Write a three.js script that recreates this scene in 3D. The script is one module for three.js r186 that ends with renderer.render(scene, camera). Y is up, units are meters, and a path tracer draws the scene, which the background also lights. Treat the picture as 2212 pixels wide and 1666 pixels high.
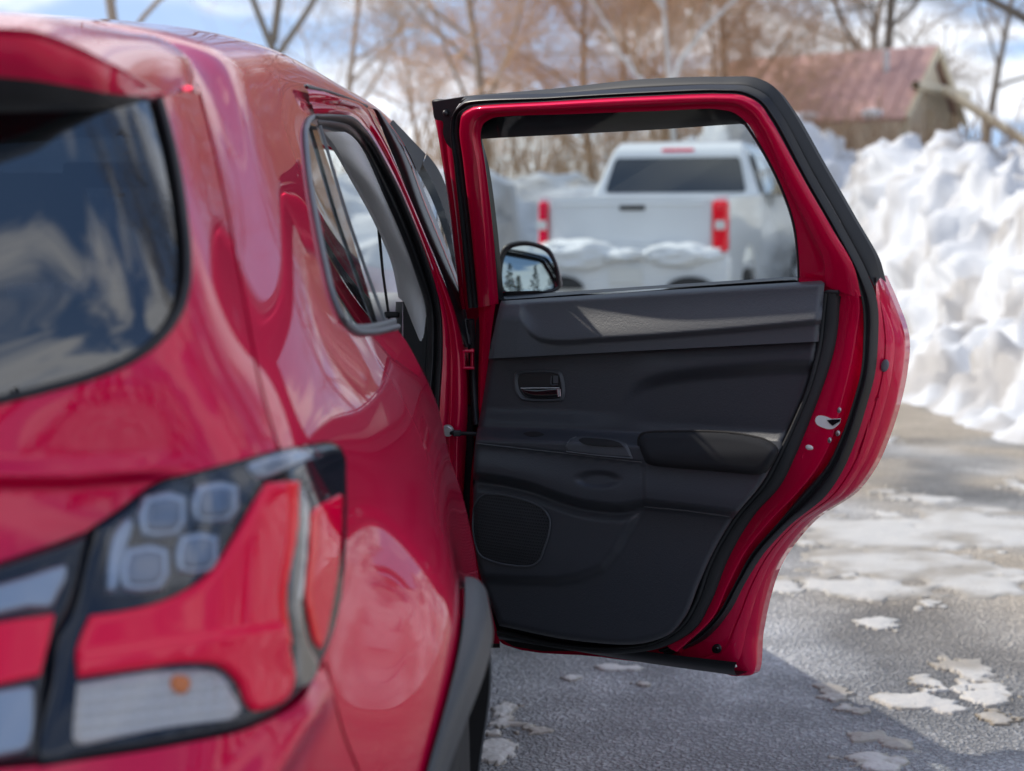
import * as THREE from 'three';
import { mergeGeometries, mergeVertices, toCreasedNormals } from 'three/addons/utils/BufferGeometryUtils.js';
import { RoundedBoxGeometry } from 'three/addons/geometries/RoundedBoxGeometry.js';
import { ImprovedNoise } from 'three/addons/math/ImprovedNoise.js';

// ------------------------------------------------------------------ camera
const H = 1.17, F = 3700, PITCH = Math.atan(333 / 3700);
const scene = new THREE.Scene();
const camera = new THREE.PerspectiveCamera(2 * Math.atan(833 / F) * 180 / Math.PI, 1024 / 771, 0.05, 900);
camera.position.set(0, H, 0);
camera.rotation.x = -PITCH;
camera.focus = 3.0;
camera.userData.fStop = 4.0;

// ------------------------------------------------------------------ sky, sun, exposure
const V3 = (x, y, z) => new THREE.Vector3(x, y, z);
const noise = new ImprovedNoise();
const N3 = (x, y, z = 0.37) => noise.noise(x, y, z);
const fbm = (x, y, z = 0.37, o = 5) => { let s = 0, a = 0.5; for (let i = 0; i < o; i++) { s += a * N3(x, y, z); x = x * 2.03 + 7.1; y = y * 2.03 + 3.3; z = z * 2.03 + 1.7; a *= 0.5; } return s; };
const sstep = (a, b, x) => { const t = Math.min(1, Math.max(0, (x - a) / (b - a))); return t * t * (3 - 2 * t); };
const mix = (a, b, t) => a + (b - a) * t;
{
  const W = 2048, Hh = 1024, data = new Float32Array(W * Hh * 4);
  for (let j = 0; j < Hh; j++) {
    const el = ((j + 0.5) / Hh - 0.5) * Math.PI, y = Math.sin(el), ce = Math.cos(el);
    for (let i = 0; i < W; i++) {
      const az = ((i + 0.5) / W - 0.5) * 2 * Math.PI, x = Math.cos(az) * ce, z = Math.sin(az) * ce;
      const yy = Math.max(y, 0);
      const hz = Math.pow(1 - yy, 3.2);
      let r = mix(0.125, 0.47, hz), g = mix(0.215, 0.60, hz), b = mix(0.43, 0.83, hz);
      const away = 0.5 - 0.5 * (x * -0.67 + yy * 0.67 + z * -0.32); // bluer opposite the sun
      const dk = mix(1, 0.62, sstep(0.35, 0.95, away) * (1 - 0.25 * hz)); r *= mix(dk, 1, 0) * mix(1, 0.85, away); g *= dk; b *= mix(dk, 1, 0.35);
      const k = 1 / (yy + 0.16), px = x * k * 1.25 + 3.2, pz = z * k * 1.25 + 0.4;
      const wx = fbm(px * 0.9 + 5, pz * 0.9, 2.2, 3) * 0.9, wz = fbm(px * 0.9, pz * 0.9 + 9, 5.1, 3) * 0.9;
      const n = fbm(px + wx, pz * 0.8 + wz, 0.7, 6);
      const c = sstep(-0.06, 0.20, n + 0.05);
      const thick = sstep(0.1, 0.45, n);
      const cb = mix(0.98, 0.66, thick) * mix(0.92, 1.0, hz);
      r = mix(r, cb * 0.965, c * 0.93); g = mix(g, cb * 0.985, c * 0.93); b = mix(b, cb * 1.03, c * 0.93);
      if (y < 0) { const t = sstep(0, -0.1, y); r = mix(r, 0.45, t); g = mix(g, 0.46, t); b = mix(b, 0.48, t); }
      const o = (j * W + i) * 4; data[o] = r; data[o + 1] = g; data[o + 2] = b; data[o + 3] = 1;
    }
  }
  const t = new THREE.DataTexture(data, W, Hh, THREE.RGBAFormat, THREE.FloatType);
  t.mapping = THREE.EquirectangularReflectionMapping; t.magFilter = THREE.LinearFilter; t.needsUpdate = true;
  scene.background = t; scene.environment = t;
}
const SUN = V3(-1, 1.0, -0.48).normalize();
const sun = new THREE.DirectionalLight(new THREE.Color().setRGB(1, 0.93, 0.82), 2.6);
sun.position.copy(SUN.clone().multiplyScalar(60)).add(V3(0, 0, -8));
sun.target.position.set(0, 0, -8);
sun.castShadow = true; sun.shadow.mapSize.set(4096, 4096);
Object.assign(sun.shadow.camera, { left: -30, right: 30, top: 30, bottom: -30, near: 1, far: 140 });
scene.add(sun, sun.target);
const renderer = new THREE.WebGLRenderer({ antialias: true });
renderer.setSize(1024, 771);
renderer.toneMapping = THREE.LinearToneMapping;
renderer.toneMappingExposure = 1.5;
renderer.shadowMap.enabled = true;

// ------------------------------------------------------------------ helpers
function rng(seed) { let a = seed >>> 0; return () => { a = (a + 0x6d2b79f5) | 0; let t = Math.imul(a ^ (a >>> 15), 1 | a); t = (t + Math.imul(t ^ (t >>> 7), 61 | t)) ^ t; return ((t ^ (t >>> 14)) >>> 0) / 4294967296; }; }
const used = {};
function numbered(name) { const n = used[name] = (used[name] ?? -1) + 1; return n ? name + '_' + String(n).padStart(3, '0') : name; }
const L = (r, g, b) => new THREE.Color().setRGB(r, g, b);
const std = (name, c, rough, metal = 0, extra = {}) => Object.assign(new THREE.MeshPhysicalMaterial({ color: L(...c), roughness: rough, metalness: metal, side: THREE.DoubleSide, ...extra }), { name });
// point seen at (x, y) of the survey sheet (2212 x 1666) that lies d metres ahead
const CP = Math.cos(PITCH), SP = Math.sin(PITCH);
function ray(x, y) { const cx = (x - 1106) / F, cy = -(y - 833) / F; return V3(cx, cy * CP - SP, -cy * SP - CP); }
function P(x, y, d) { const r = ray(x, y); return r.multiplyScalar(d / -r.z).add(V3(0, H, 0)); }
function project(p) { const y = p.y - H, yc = y * CP - p.z * SP, zc = y * SP + p.z * CP; return [1106 + F * p.x / -zc, 833 - F * yc / -zc, -zc]; }
// metres on a plane
function onPlane(x, y, q, n) { const r = ray(x, y), o = V3(0, H, 0); return o.add(r.multiplyScalar(n.dot(q.clone().sub(V3(0, H, 0))) / n.dot(r))); }

function clipConvex(poly, x0, y0, x1, y1) {
  const cut = (ps, inside, at) => { const out = []; for (let i = 0; i < ps.length; i++) { const a = ps[i], b = ps[(i + 1) % ps.length], ia = inside(a), ib = inside(b); if (ia) out.push(a); if (ia !== ib) out.push(at(a, b)); } return out; };
  const ax = (c) => (a, b) => { const t = (c - a[0]) / (b[0] - a[0]); return [c, a[1] + (b[1] - a[1]) * t]; };
  const ay = (c) => (a, b) => { const t = (c - a[1]) / (b[1] - a[1]); return [a[0] + (b[0] - a[0]) * t, c]; };
  let p = cut(poly, (a) => a[0] >= x0, ax(x0)); if (!p.length) return p;
  p = cut(p, (a) => a[0] <= x1, ax(x1)); if (!p.length) return p;
  p = cut(p, (a) => a[1] >= y0, ay(y0)); if (!p.length) return p;
  return cut(p, (a) => a[1] <= y1, ay(y1));
}
function inside(poly, x, y) { let c = false; for (let i = 0, j = poly.length - 1; i < poly.length; j = i++) { const a = poly[i], b = poly[j]; if ((a[1] > y) !== (b[1] > y) && x < (b[0] - a[0]) * (y - a[1]) / (b[1] - a[1]) + a[0]) c = !c; } return c; }
function distTo(poly, x, y) { let m = 1e9; for (let i = 0, j = poly.length - 1; i < poly.length; j = i++) { const a = poly[j], b = poly[i], dx = b[0] - a[0], dy = b[1] - a[1], l = dx * dx + dy * dy; const t = l ? Math.min(1, Math.max(0, ((x - a[0]) * dx + (y - a[1]) * dy) / l)) : 0; const ex = a[0] + dx * t - x, ey = a[1] + dy * t - y; m = Math.min(m, ex * ex + ey * ey); } return Math.sqrt(m); }
// smooth closed outline through corner points; each point may carry a third entry 1 = sharp corner
function outline(pts, per = 6) {
  const out = [], n = pts.length;
  for (let i = 0; i < n; i++) {
    const p0 = pts[(i + n - 1) % n], p1 = pts[i], p2 = pts[(i + 1) % n], p3 = pts[(i + 2) % n];
    const d = (k) => Math.hypot(p2[0] - p1[0], p2[1] - p1[1]) * 0 + k;
    const tan = (a, b, c, s) => { if (s) return null; const l1 = Math.hypot(b[0] - a[0], b[1] - a[1]) || 1e-6, l2 = Math.hypot(c[0] - b[0], c[1] - b[1]) || 1e-6; const q = Math.hypot(p2[0] - p1[0], p2[1] - p1[1]); const w = Math.min(q, 1.6 * Math.min(l1, l2)); return [0, 1].map((k) => ((b[k] - a[k]) / l1 * l2 + (c[k] - b[k]) / l2 * l1) / (l1 + l2) * w); };
    const ch = [p2[0] - p1[0], p2[1] - p1[1]];
    const t1 = tan(p0, p1, p2, p1[2]) ?? ch, t2 = tan(p1, p2, p3, p2[2]) ?? ch;
    for (let k = 0; k < per; k++) { const t = k / per, a = t * t; const h1 = 2 * a * t - 3 * a + 1, h2 = a * t - 2 * a + t, h3 = -2 * a * t + 3 * a, h4 = a * t - a; out.push([0, 1].map((c) => h1 * p1[c] + h2 * t1[c] + h3 * p2[c] + h4 * t2[c])); }
  }
  return out;
}
// a sheet over a polygon: cells of the given size, cut at the outline; map(x, y) gives the place in metres
function sheet(poly, sx, sy, map, { skirt, uv, normal } = {}) {
  let x0 = 1e9, x1 = -1e9, y0 = 1e9, y1 = -1e9; for (const [x, y] of poly) { x0 = Math.min(x0, x); x1 = Math.max(x1, x); y0 = Math.min(y0, y); y1 = Math.max(y1, y); }
  const nx = Math.max(1, Math.ceil((x1 - x0) / sx)), ny = Math.max(1, Math.ceil((y1 - y0) / sy)), cx = (x1 - x0) / nx, cy = (y1 - y0) / ny;
  const pos = [], uvs = [], nor = [], idx = [], keys = new Map();
  const vert = (x, y) => { const k = Math.round((x - x0) / cx * 4000) + '_' + Math.round((y - y0) / cy * 4000); let i = keys.get(k); if (i === undefined) { i = pos.length / 3; const p = map(x, y); pos.push(p.x, p.y, p.z); const t = uv ? uv(x, y, p) : [p.x + p.z, p.y]; uvs.push(t[0], t[1]); if (normal) { const n = normal(x, y); nor.push(n.x, n.y, n.z); } keys.set(k, i); } return i; };
  const crossed = new Uint8Array(nx * ny);
  for (let e = 0; e < poly.length; e++) { const a = poly[e], b = poly[(e + 1) % poly.length]; const i0 = Math.max(0, Math.floor((Math.min(a[0], b[0]) - x0) / cx - 1e-6)), i1 = Math.min(nx - 1, Math.floor((Math.max(a[0], b[0]) - x0) / cx + 1e-6)), j0 = Math.max(0, Math.floor((Math.min(a[1], b[1]) - y0) / cy - 1e-6)), j1 = Math.min(ny - 1, Math.floor((Math.max(a[1], b[1]) - y0) / cy + 1e-6)); for (let i = i0; i <= i1; i++) for (let j = j0; j <= j1; j++) crossed[j * nx + i] = 1; }
  const tri = (a, b, c) => { if (a !== b && b !== c && a !== c) idx.push(a, b, c); };
  for (let j = 0; j < ny; j++) for (let i = 0; i < nx; i++) {
    const ax = x0 + i * cx, ay = y0 + j * cy, bx = ax + cx, by = ay + cy;
    if (!crossed[j * nx + i]) { if (inside(poly, ax + cx / 2, ay + cy / 2)) { const a = vert(ax, ay), b = vert(bx, ay), c = vert(bx, by), d = vert(ax, by); tri(a, b, c); tri(a, c, d); } continue; }
    const q = clipConvex(poly, ax, ay, bx, by); if (q.length < 3) continue;
    const v2 = q.map((p) => new THREE.Vector2(p[0], p[1])); if (Math.abs(THREE.ShapeUtils.area(v2)) < cx * cy * 1e-5) continue;
    const ids = q.map((p) => vert(p[0], p[1]));
    for (const t of THREE.ShapeUtils.triangulateShape(v2, [])) tri(ids[t[0]], ids[t[1]], ids[t[2]]);
  }
  const g = new THREE.BufferGeometry(); g.setAttribute('position', new THREE.Float32BufferAttribute(pos, 3)); g.setAttribute('uv', new THREE.Float32BufferAttribute(uvs, 2)); g.setIndex(idx);
  if (normal) { g.setAttribute('normal', new THREE.Float32BufferAttribute(nor, 3)); for (let i = 0; i < idx.length; i += 3) { const t = idx[i + 1]; idx[i + 1] = idx[i + 2]; idx[i + 2] = t; } g.setIndex(idx); } else g.computeVertexNormals();
  if (!skirt) return g;
  const rim = [], back = []; for (const [x, y] of poly) { rim.push(map(x, y)); back.push(skirt(x, y)); } rim.push(rim[0]); back.push(back[0]);
  return mergeGeometries([g, loft([rim, back])]);
}
// surface through rows of points
function loft(rows, uvScale = 1) {
  const m = rows.length, n = rows[0].length, pos = [], uv = [], idx = [];
  for (let j = 0; j < m; j++) { let s = 0; for (let i = 0; i < n; i++) { const p = rows[j][i]; if (i) s += p.distanceTo(rows[j][i - 1]); pos.push(p.x, p.y, p.z); uv.push(s * uvScale, j / (m - 1) * 0.1 * uvScale); } }
  for (let j = 0; j < m - 1; j++) for (let i = 0; i < n - 1; i++) { const a = j * n + i, b = a + 1, c = a + n, d = c + 1; idx.push(a, b, d, a, d, c); }
  const g = new THREE.BufferGeometry(); g.setAttribute('position', new THREE.Float32BufferAttribute(pos, 3)); g.setAttribute('uv', new THREE.Float32BufferAttribute(uv, 2)); g.setIndex(idx); g.computeVertexNormals(); return g;
}
// smooth line through points (any number of entries each), evaluated by position in the list
function line(pts, n) {
  const m = pts.length, out = [];
  for (let i = 0; i < n; i++) {
    const u = i / (n - 1) * (m - 1), k = Math.min(m - 2, Math.floor(u)), t = u - k, p1 = pts[k], p2 = pts[k + 1], p0 = pts[k - 1] ?? p1, p3 = pts[k + 2] ?? p2;
    const len = (a, b) => Math.max(1e-6, Math.hypot(a[0] - b[0], a[1] - b[1])), l0 = len(p0, p1), l1 = len(p1, p2), l2 = len(p2, p3);
    out.push(p1.map((_, c) => {
      const t1 = k ? ((p1[c] - p0[c]) / l0 * l1 + (p2[c] - p1[c]) / l1 * l0) / (l0 + l1) * Math.min(l1, 1.6 * l0) : p2[c] - p1[c];
      const t2 = k < m - 2 ? ((p2[c] - p1[c]) / l1 * l2 + (p3[c] - p2[c]) / l2 * l1) / (l1 + l2) * Math.min(l1, 1.6 * l2) : p2[c] - p1[c];
      const a = t * t; return (2 * a * t - 3 * a + 1) * p1[c] + (a * t - 2 * a + t) * t1 + (-2 * a * t + 3 * a) * p2[c] + (a * t - a) * t2;
    }));
  }
  return out;
}
// rounded strip between two lines of points, raised by b along up
function strip(A, B, b, m, up, shape = (k) => Math.sin(Math.PI * k)) { const rows = []; for (let j = 0; j <= m; j++) { const k = j / m; rows.push(A.map((p, i) => p.clone().lerp(B[i], k).addScaledVector(typeof up === 'function' ? up(p) : up, b * shape(k)))); } return loft(rows); }
function tube(pts, r, seg = 8, closed = false, n = 0) { const c = new THREE.CatmullRomCurve3(pts, closed, 'centripetal'); return new THREE.TubeGeometry(c, n || Math.max(4, pts.length * 4), r, seg, closed); }
const clean = (g) => { const o = new THREE.BufferGeometry(); const s = g.index ? g : g; for (const k of ['position', 'normal', 'uv']) if (s.attributes[k]) o.setAttribute(k, s.attributes[k]); if (!o.attributes.uv) o.setAttribute('uv', new THREE.Float32BufferAttribute(new Float32Array(o.attributes.position.count * 2), 2)); if (s.index) o.setIndex(s.index); else o.setIndex([...Array(o.attributes.position.count).keys()]); return o; };
const merge = (...gs) => mergeGeometries(gs.flat().map(clean));
let base = V3(0, 0, 0);
function part(name, geo, mat, parent) { const g = Array.isArray(geo) ? merge(geo) : clean(geo); g.translate(-base.x, -base.y, -base.z); const m = new THREE.Mesh(g, mat); m.name = name; m.castShadow = m.receiveShadow = true; parent.add(m); return m; }
function thing(name, label, category, at, group) { base = at.clone(); const o = new THREE.Group(); o.name = numbered(name); o.position.copy(at); o.userData = { label, category }; if (group) o.userData.group = group; scene.add(o); return o; }
function struct(name, geo, mat, kind = 'structure', label) { base = V3(0, 0, 0); const m = part(numbered(name), geo, mat, scene); m.userData.kind = kind; if (label) m.userData.label = label; return m; }
function mirrored(g, cx) { const o = clean(g.clone()), p = o.attributes.position, n = o.attributes.normal; for (let i = 0; i < p.count; i++) { p.setX(i, 2 * cx - p.getX(i)); n.setX(i, -n.getX(i)); } const ix = o.index.array; for (let i = 0; i < ix.length; i += 3) { const t = ix[i]; ix[i] = ix[i + 1]; ix[i + 1] = t; } return o; }
function box(w, h, d, x, y, z, r = 0.01, ry = 0) { const g = new RoundedBoxGeometry(w, h, d, 3, Math.min(r, w / 2.01, h / 2.01, d / 2.01)); if (ry) g.rotateY(ry); g.translate(x, y, z); return g; }

// textures
function dataTex(w, h, f, srgb = false) { const d = new Uint8Array(w * h * 4); for (let j = 0; j < h; j++) for (let i = 0; i < w; i++) { const c = f(i, j, w, h), o = (j * w + i) * 4; const a = typeof c === 'number' ? [c, c, c] : c; for (let k = 0; k < 3; k++) d[o + k] = Math.max(0, Math.min(255, a[k] * 255)); d[o + 3] = 255; } const t = new THREE.DataTexture(d, w, h, THREE.RGBAFormat, THREE.UnsignedByteType); t.wrapS = t.wrapT = THREE.RepeatWrapping; t.magFilter = THREE.LinearFilter; t.generateMipmaps = true; t.needsUpdate = true; if (srgb) t.colorSpace = THREE.SRGBColorSpace; return t; }
const hash2 = (i, j, s) => { let h = (Math.imul(i, 374761393) + Math.imul(j, 668265263) + Math.imul(s, 2147483647 ^ 0x5bd1e995)) | 0; h = Math.imul(h ^ (h >>> 13), 1274126177); return ((h ^ (h >>> 16)) >>> 0) / 4294967296; };
const pv = (x, y, per, s = 1) => { const i = Math.floor(x), j = Math.floor(y), u = x - i, v = y - j, a = u * u * (3 - 2 * u), b = v * v * (3 - 2 * v), m = (k) => ((k % per) + per) % per; return mix(mix(hash2(m(i), m(j), s), hash2(m(i + 1), m(j), s), a), mix(hash2(m(i), m(j + 1), s), hash2(m(i + 1), m(j + 1), s), a), b); };
const pfbm = (u, v, per, o, s = 1) => { let r = 0, a = 0.5, t = 0; for (let k = 0; k < o; k++) { r += a * pv(u * per, v * per, per, s + k); t += a; a *= 0.5; per *= 2; } return r / t; };
const grainTex = dataTex(512, 512, (i, j, w, h) => 0.25 + 0.5 * pfbm(i / w, j / h, 128, 2, 3) + 0.25 * pfbm(i / w, j / h, 48, 2, 9));
const clothTex = dataTex(256, 256, (i, j) => 0.5 + 0.25 * Math.sin(i * Math.PI / 4) * Math.sin(j * Math.PI / 4) + 0.25 * hash2(i, j, 4));
const rep = (t, r) => { const c = t.clone(); c.repeat.set(r, r); c.needsUpdate = true; return c; };
const dustTex = dataTex(1024, 1024, (i, j, w, h) => { const n = pfbm(i / w, j / h, 6, 6, 21); return 0.28 + 0.5 * n; });

const grilleTex = dataTex(128, 128, (i, j) => { const r = Math.floor(j / 16), x = ((i + (r % 2) * 8) % 16) - 8, y = (j % 16) - 8; return x * x + y * y < 22 ? 0.05 : 1; });
const M = {
  grille: std('speaker mesh', [0.026, 0.027, 0.031], 0.6, 0, { map: rep(grilleTex, 22), bumpMap: rep(grilleTex, 22), bumpScale: 0.0005 }),
  paint: std('red paint', [0.66, 0.0005, 0.056], 0.40, 0.42, { clearcoat: 1, clearcoatRoughness: 0.012, specularIntensity: 0 }),
  shell: std('red paint inside', [0.60, 0.001, 0.046], 0.36, 0.3, { clearcoat: 1, clearcoatRoughness: 0.05, specularIntensity: 0 }),
  black: std('black plastic', [0.018, 0.018, 0.02], 0.42),
  rubber: std('black rubber', [0.012, 0.012, 0.014], 0.38),
  matt: std('matt black plastic', [0.02, 0.021, 0.023], 0.62),
  gloss: std('gloss black', [0.01, 0.01, 0.012], 0.12, 0, { clearcoat: 1, clearcoatRoughness: 0.03 }),
  trim: std('charcoal trim', [0.047, 0.050, 0.059], 0.40, 0, { bumpMap: rep(grainTex, 5), bumpScale: 0.0004 }),
  trimUp: std('charcoal upper trim', [0.075, 0.079, 0.088], 0.48, 0, { bumpMap: rep(grainTex, 5), bumpScale: 0.0005 }),
  cloth: std('black cloth', [0.022, 0.023, 0.026], 0.95, 0, { bumpMap: rep(clothTex, 12), bumpScale: 0.0004, specularIntensity: 0.5 }),
  greyTrim: std('grey interior trim', [0.74, 0.74, 0.74], 0.7, 0, { bumpMap: rep(grainTex, 5), bumpScale: 0.0003 }),
  seat: std('grey seat cloth', [0.36, 0.365, 0.375], 0.9, 0, { bumpMap: rep(clothTex, 10), bumpScale: 0.0005 }),
  flare: std('dark grey unpainted plastic', [0.062, 0.067, 0.073], 0.5, 0, { bumpMap: rep(grainTex, 4), bumpScale: 0.0004 }),
  gasket: std('grey window gasket', [0.14, 0.15, 0.165], 0.4),
  chrome: std('chrome', [0.85, 0.86, 0.88], 0.25, 0.85),
  satin: std('satin metal', [0.55, 0.56, 0.58], 0.3, 1),
  silver: std('lamp reflector', [0.24, 0.29, 0.37], 0.28, 0.7, { clearcoat: 1 }),
  lampBase: std('lamp housing', [0.012, 0.016, 0.026], 0.2, 0.2, { clearcoat: 1, clearcoatRoughness: 0.02, specularIntensity: 0 }),
  lampBase2: std('lamp bowl', [0.10, 0.13, 0.19], 0.25, 0.6, { clearcoat: 1 }),
  redLens: std('red lens', [0.88, 0.0006, 0.050], 0.12, 0.0, { clearcoat: 1, clearcoatRoughness: 0.02, specularIntensity: 0 }),
  redLens2: std('bright red lens', [0.95, 0.004, 0.022], 0.2, 0.0, { clearcoat: 1, clearcoatRoughness: 0.02, specularIntensity: 0 }),
  turn: std('turn lamp reflector', [0.82, 0.78, 0.74], 0.35, 0.25, { bumpMap: rep(clothTex, 8), bumpScale: 0.003, clearcoat: 1 }),
  smoke: std('smoked lens', [0.16, 0.16, 0.155], 0.15, 0.2, { clearcoat: 1 }),
  amber: std('amber bulb', [0.75, 0.20, 0.02], 0.25),
  clear: std('clear lens', [0.93, 0.95, 0.98], 0.02, 0, { transmission: 1, thickness: 0, ior: 1.5 }),
  glass: std('window glass', [0.80, 0.86, 0.85], 0, 0, { transmission: 1, thickness: 0, ior: 1.5 }),
  privacy: std('tinted rear glass', [0.008, 0.011, 0.016], 0, 0, { transmission: 1, thickness: 0, ior: 2.1 }),
  bead: std('trim edge', [0.12, 0.125, 0.135], 0.45),
  sidePane: std('tinted side pane', [0.45, 0.48, 0.48], 0, 0, { transmission: 1, thickness: 0, ior: 1.5 }),
  dark: std('tinted side glass', [0.10, 0.11, 0.115], 0, 0, { transmission: 1, thickness: 0, ior: 1.6 }),
  visor: std('smoked visor', [0.02, 0.021, 0.023], 0.62, 0, { specularIntensity: 0.5 }),
  mirror: std('mirror glass', [0.42, 0.46, 0.49], 0.01, 1),
  white: std('white plastic', [0.72, 0.72, 0.70], 0.4),
  tyre: std('tyre rubber', [0.022, 0.022, 0.023], 0.8),
  underside: std('underbody', [0.012, 0.011, 0.011], 0.85),
};

// ------------------------------------------------------------------ car body skin: sections from the rear centre round the corner and along the right side
const CX = -0.93;
const grid = [
  // each column bottom to roof centre
  [[CX, .40, -1.12], [CX, .55, -1.12], [CX, .68, -1.17], [CX, .80, -1.23], [CX, .90, -1.27], [CX, .97, -1.29], [CX, 1.04, -1.305], [CX, 1.14, -1.3298], [CX, 1.26, -1.3701], [CX, 1.315, -1.4007], [CX, 1.343, -1.4512], [CX, 1.362, -1.5132], [CX, 1.375, -1.5887], [CX, 1.385, -1.66]],
  [[-.67, .40, -1.14], [-.67, .55, -1.14], [-.665, .68, -1.19], [-.66, .80, -1.25], [-.655, .90, -1.29], [-.65, .97, -1.31], [-.65, 1.04, -1.325], [-.655, 1.14, -1.3498], [-.67, 1.26, -1.3901], [-.685, 1.315, -1.4207], [-.70, 1.345, -1.4712], [-.735, 1.364, -1.5375], [-.81, 1.379, -1.6272], [CX, 1.392, -1.71]],
  [[-.45, .40, -1.20], [-.45, .55, -1.20], [-.44, .68, -1.25], [-.43, .80, -1.305], [-.425, .90, -1.345], [-.42, .97, -1.365], [-.42, 1.04, -1.375], [-.43, 1.14, -1.3998], [-.455, 1.26, -1.4432], [-.475, 1.315, -1.4806], [-.51, 1.345, -1.5325], [-.57, 1.366, -1.6002], [-.70, 1.387, -1.7051], [CX, 1.405, -1.79]],
  [[-.33, .40, -1.27], [-.325, .55, -1.27], [-.315, .68, -1.32], [-.305, .80, -1.37], [-.30, .90, -1.405], [-.295, .97, -1.42], [-.293, 1.04, -1.425], [-.302, 1.14, -1.4517], [-.335, 1.26, -1.4994], [-.36, 1.318, -1.5438], [-.397, 1.348, -1.6012], [-.465, 1.372, -1.6757], [-.62, 1.395, -1.7831], [CX, 1.415, -1.87]],
  [[-.24, .40, -1.385], [-.231, .55, -1.39], [-.222, .68, -1.405], [-.206, .80, -1.455], [-.200, .90, -1.485], [-.208, .97, -1.50], [-.227, 1.04, -1.54], [-.260, 1.14, -1.62], [-.304, 1.26, -1.74], [-.332, 1.32, -1.81], [-.36, 1.352, -1.86], [-.425, 1.378, -1.90], [-.59, 1.405, -1.97], [CX, 1.43, -2.02]],
  [[-.168, .40, -1.54], [-.162, .55, -1.545], [-.159, .68, -1.56], [-.157, .80, -1.60], [-.158, .90, -1.66], [-.172, .97, -1.68], [-.197, 1.04, -1.70], [-.235, 1.14, -1.77], [-.283, 1.26, -1.865], [-.310, 1.325, -1.92], [-.337, 1.364, -1.96], [-.40, 1.393, -2.0], [-.578, 1.422, -2.06], [CX, 1.447, -2.11]],
  [[-.080, .40, -1.75], [-.073, .55, -1.755], [-.072, .68, -1.77], [-.086, .80, -1.80], [-.128, .90, -1.81], [-.152, .97, -1.83], [-.183, 1.04, -1.865], [-.2245, 1.14, -1.915], [-.2725, 1.26, -1.995], [-.301, 1.33, -2.04], [-.327, 1.374, -2.07], [-.39, 1.405, -2.10], [-.572, 1.435, -2.15], [CX, 1.46, -2.2]],
  [[-.068, .40, -2.0], [-.059, .55, -2.0], [-.056, .68, -2.0], [-.072, .80, -2.02], [-.106, .90, -2.03], [-.137, .97, -2.04], [-.174, 1.04, -2.05], [-.218, 1.14, -2.08], [-.266, 1.26, -2.14], [-.296, 1.335, -2.18], [-.321, 1.384, -2.2], [-.383, 1.416, -2.22], [-.568, 1.447, -2.26], [CX, 1.472, -2.3]],
  [[-.075, .40, -2.45], [-.052, .55, -2.45], [-.048, .667, -2.45], [-.073, .80, -2.45], [-.1035, .90, -2.45], [-.130, .97, -2.45], [-.165, 1.04, -2.45], [-.209, 1.14, -2.46], [-.257, 1.26, -2.47], [-.290, 1.35, -2.48], [-.313, 1.405, -2.49], [-.37, 1.44, -2.5], [-.55, 1.472, -2.52], [CX, 1.495, -2.54]],
  [[-.07, .40, -3.2], [-.05, .55, -3.2], [-.045, .68, -3.2], [-.06, .80, -3.2], [-.075, .90, -3.2], [-.092, .97, -3.2], [-.120, 1.04, -3.2], [-.165, 1.14, -3.2], [-.215, 1.26, -3.2], [-.25, 1.35, -3.2], [-.275, 1.405, -3.2], [-.335, 1.447, -3.2], [-.52, 1.487, -3.2], [CX, 1.51, -3.2]],
  [[-.08, .40, -4.0], [-.06, .55, -4.0], [-.055, .68, -4.0], [-.06, .80, -4.0], [-.068, .90, -4.0], [-.08, .97, -4.0], [-.103, 1.04, -4.0], [-.142, 1.12, -4.0], [-.178, 1.21, -4.0], [-.20, 1.28, -4.0], [-.223, 1.335, -4.0], [-.285, 1.40, -4.0], [-.5, 1.455, -4.0], [CX, 1.485, -4.0]],
  [[-.12, .40, -4.6], [-.09, .55, -4.6], [-.085, .68, -4.6], [-.09, .80, -4.6], [-.095, .88, -4.6], [-.105, .93, -4.6], [-.125, .97, -4.6], [-.15, 1.02, -4.58], [-.18, 1.07, -4.56], [-.21, 1.12, -4.54], [-.24, 1.17, -4.52], [-.31, 1.24, -4.48], [-.5, 1.30, -4.44], [CX, 1.33, -4.42]],
];
function natural(xs) { // knots -> function(values) -> second derivatives
  const n = xs.length; return (ys) => { const m = new Float64Array(n), c = new Float64Array(n), d = new Float64Array(n); for (let i = 1; i < n - 1; i++) { const a = xs[i] - xs[i - 1], b = xs[i + 1] - xs[i], r = 6 * ((ys[i + 1] - ys[i]) / b - (ys[i] - ys[i - 1]) / a), den = 2 * (a + b) - a * c[i - 1]; c[i] = b / den; d[i] = (r - a * d[i - 1]) / den; } for (let i = n - 2; i > 0; i--) m[i] = d[i] - c[i] * m[i + 1]; return m; };
}
function evalSpline(xs, ys, m, x) { let k = 0; while (k < xs.length - 2 && x > xs[k + 1]) k++; const h = xs[k + 1] - xs[k], a = (xs[k + 1] - x) / h, b = (x - xs[k]) / h; return a * ys[k] + b * ys[k + 1] + ((a * a * a - a) * m[k] + (b * b * b - b) * m[k + 1]) * h * h / 6; }
const NR = grid[0].length, NC = grid.length;
const tk = [0], sk = [0];
for (let c = 1; c < NC; c++) { let d = 0, w = 0; for (let r = 2; r < 11; r++) { d += V3(...grid[c][r]).distanceTo(V3(...grid[c - 1][r])); w++; } tk.push(tk[c - 1] + d / w); }
for (let r = 1; r < NR; r++) { let d = 0; for (let c = 4; c < NC - 1; c++) d += V3(...grid[c][r]).distanceTo(V3(...grid[c][r - 1])); sk.push(sk[r - 1] + d / (NC - 5)); }
const natT = natural(tk), natS = natural(sk);
const rowM = []; for (let r = 0; r < NR; r++) rowM.push([0, 1, 2].map((k) => { const ys = grid.map((c) => c[r][k]); return [ys, natT(ys)]; }));
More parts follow.
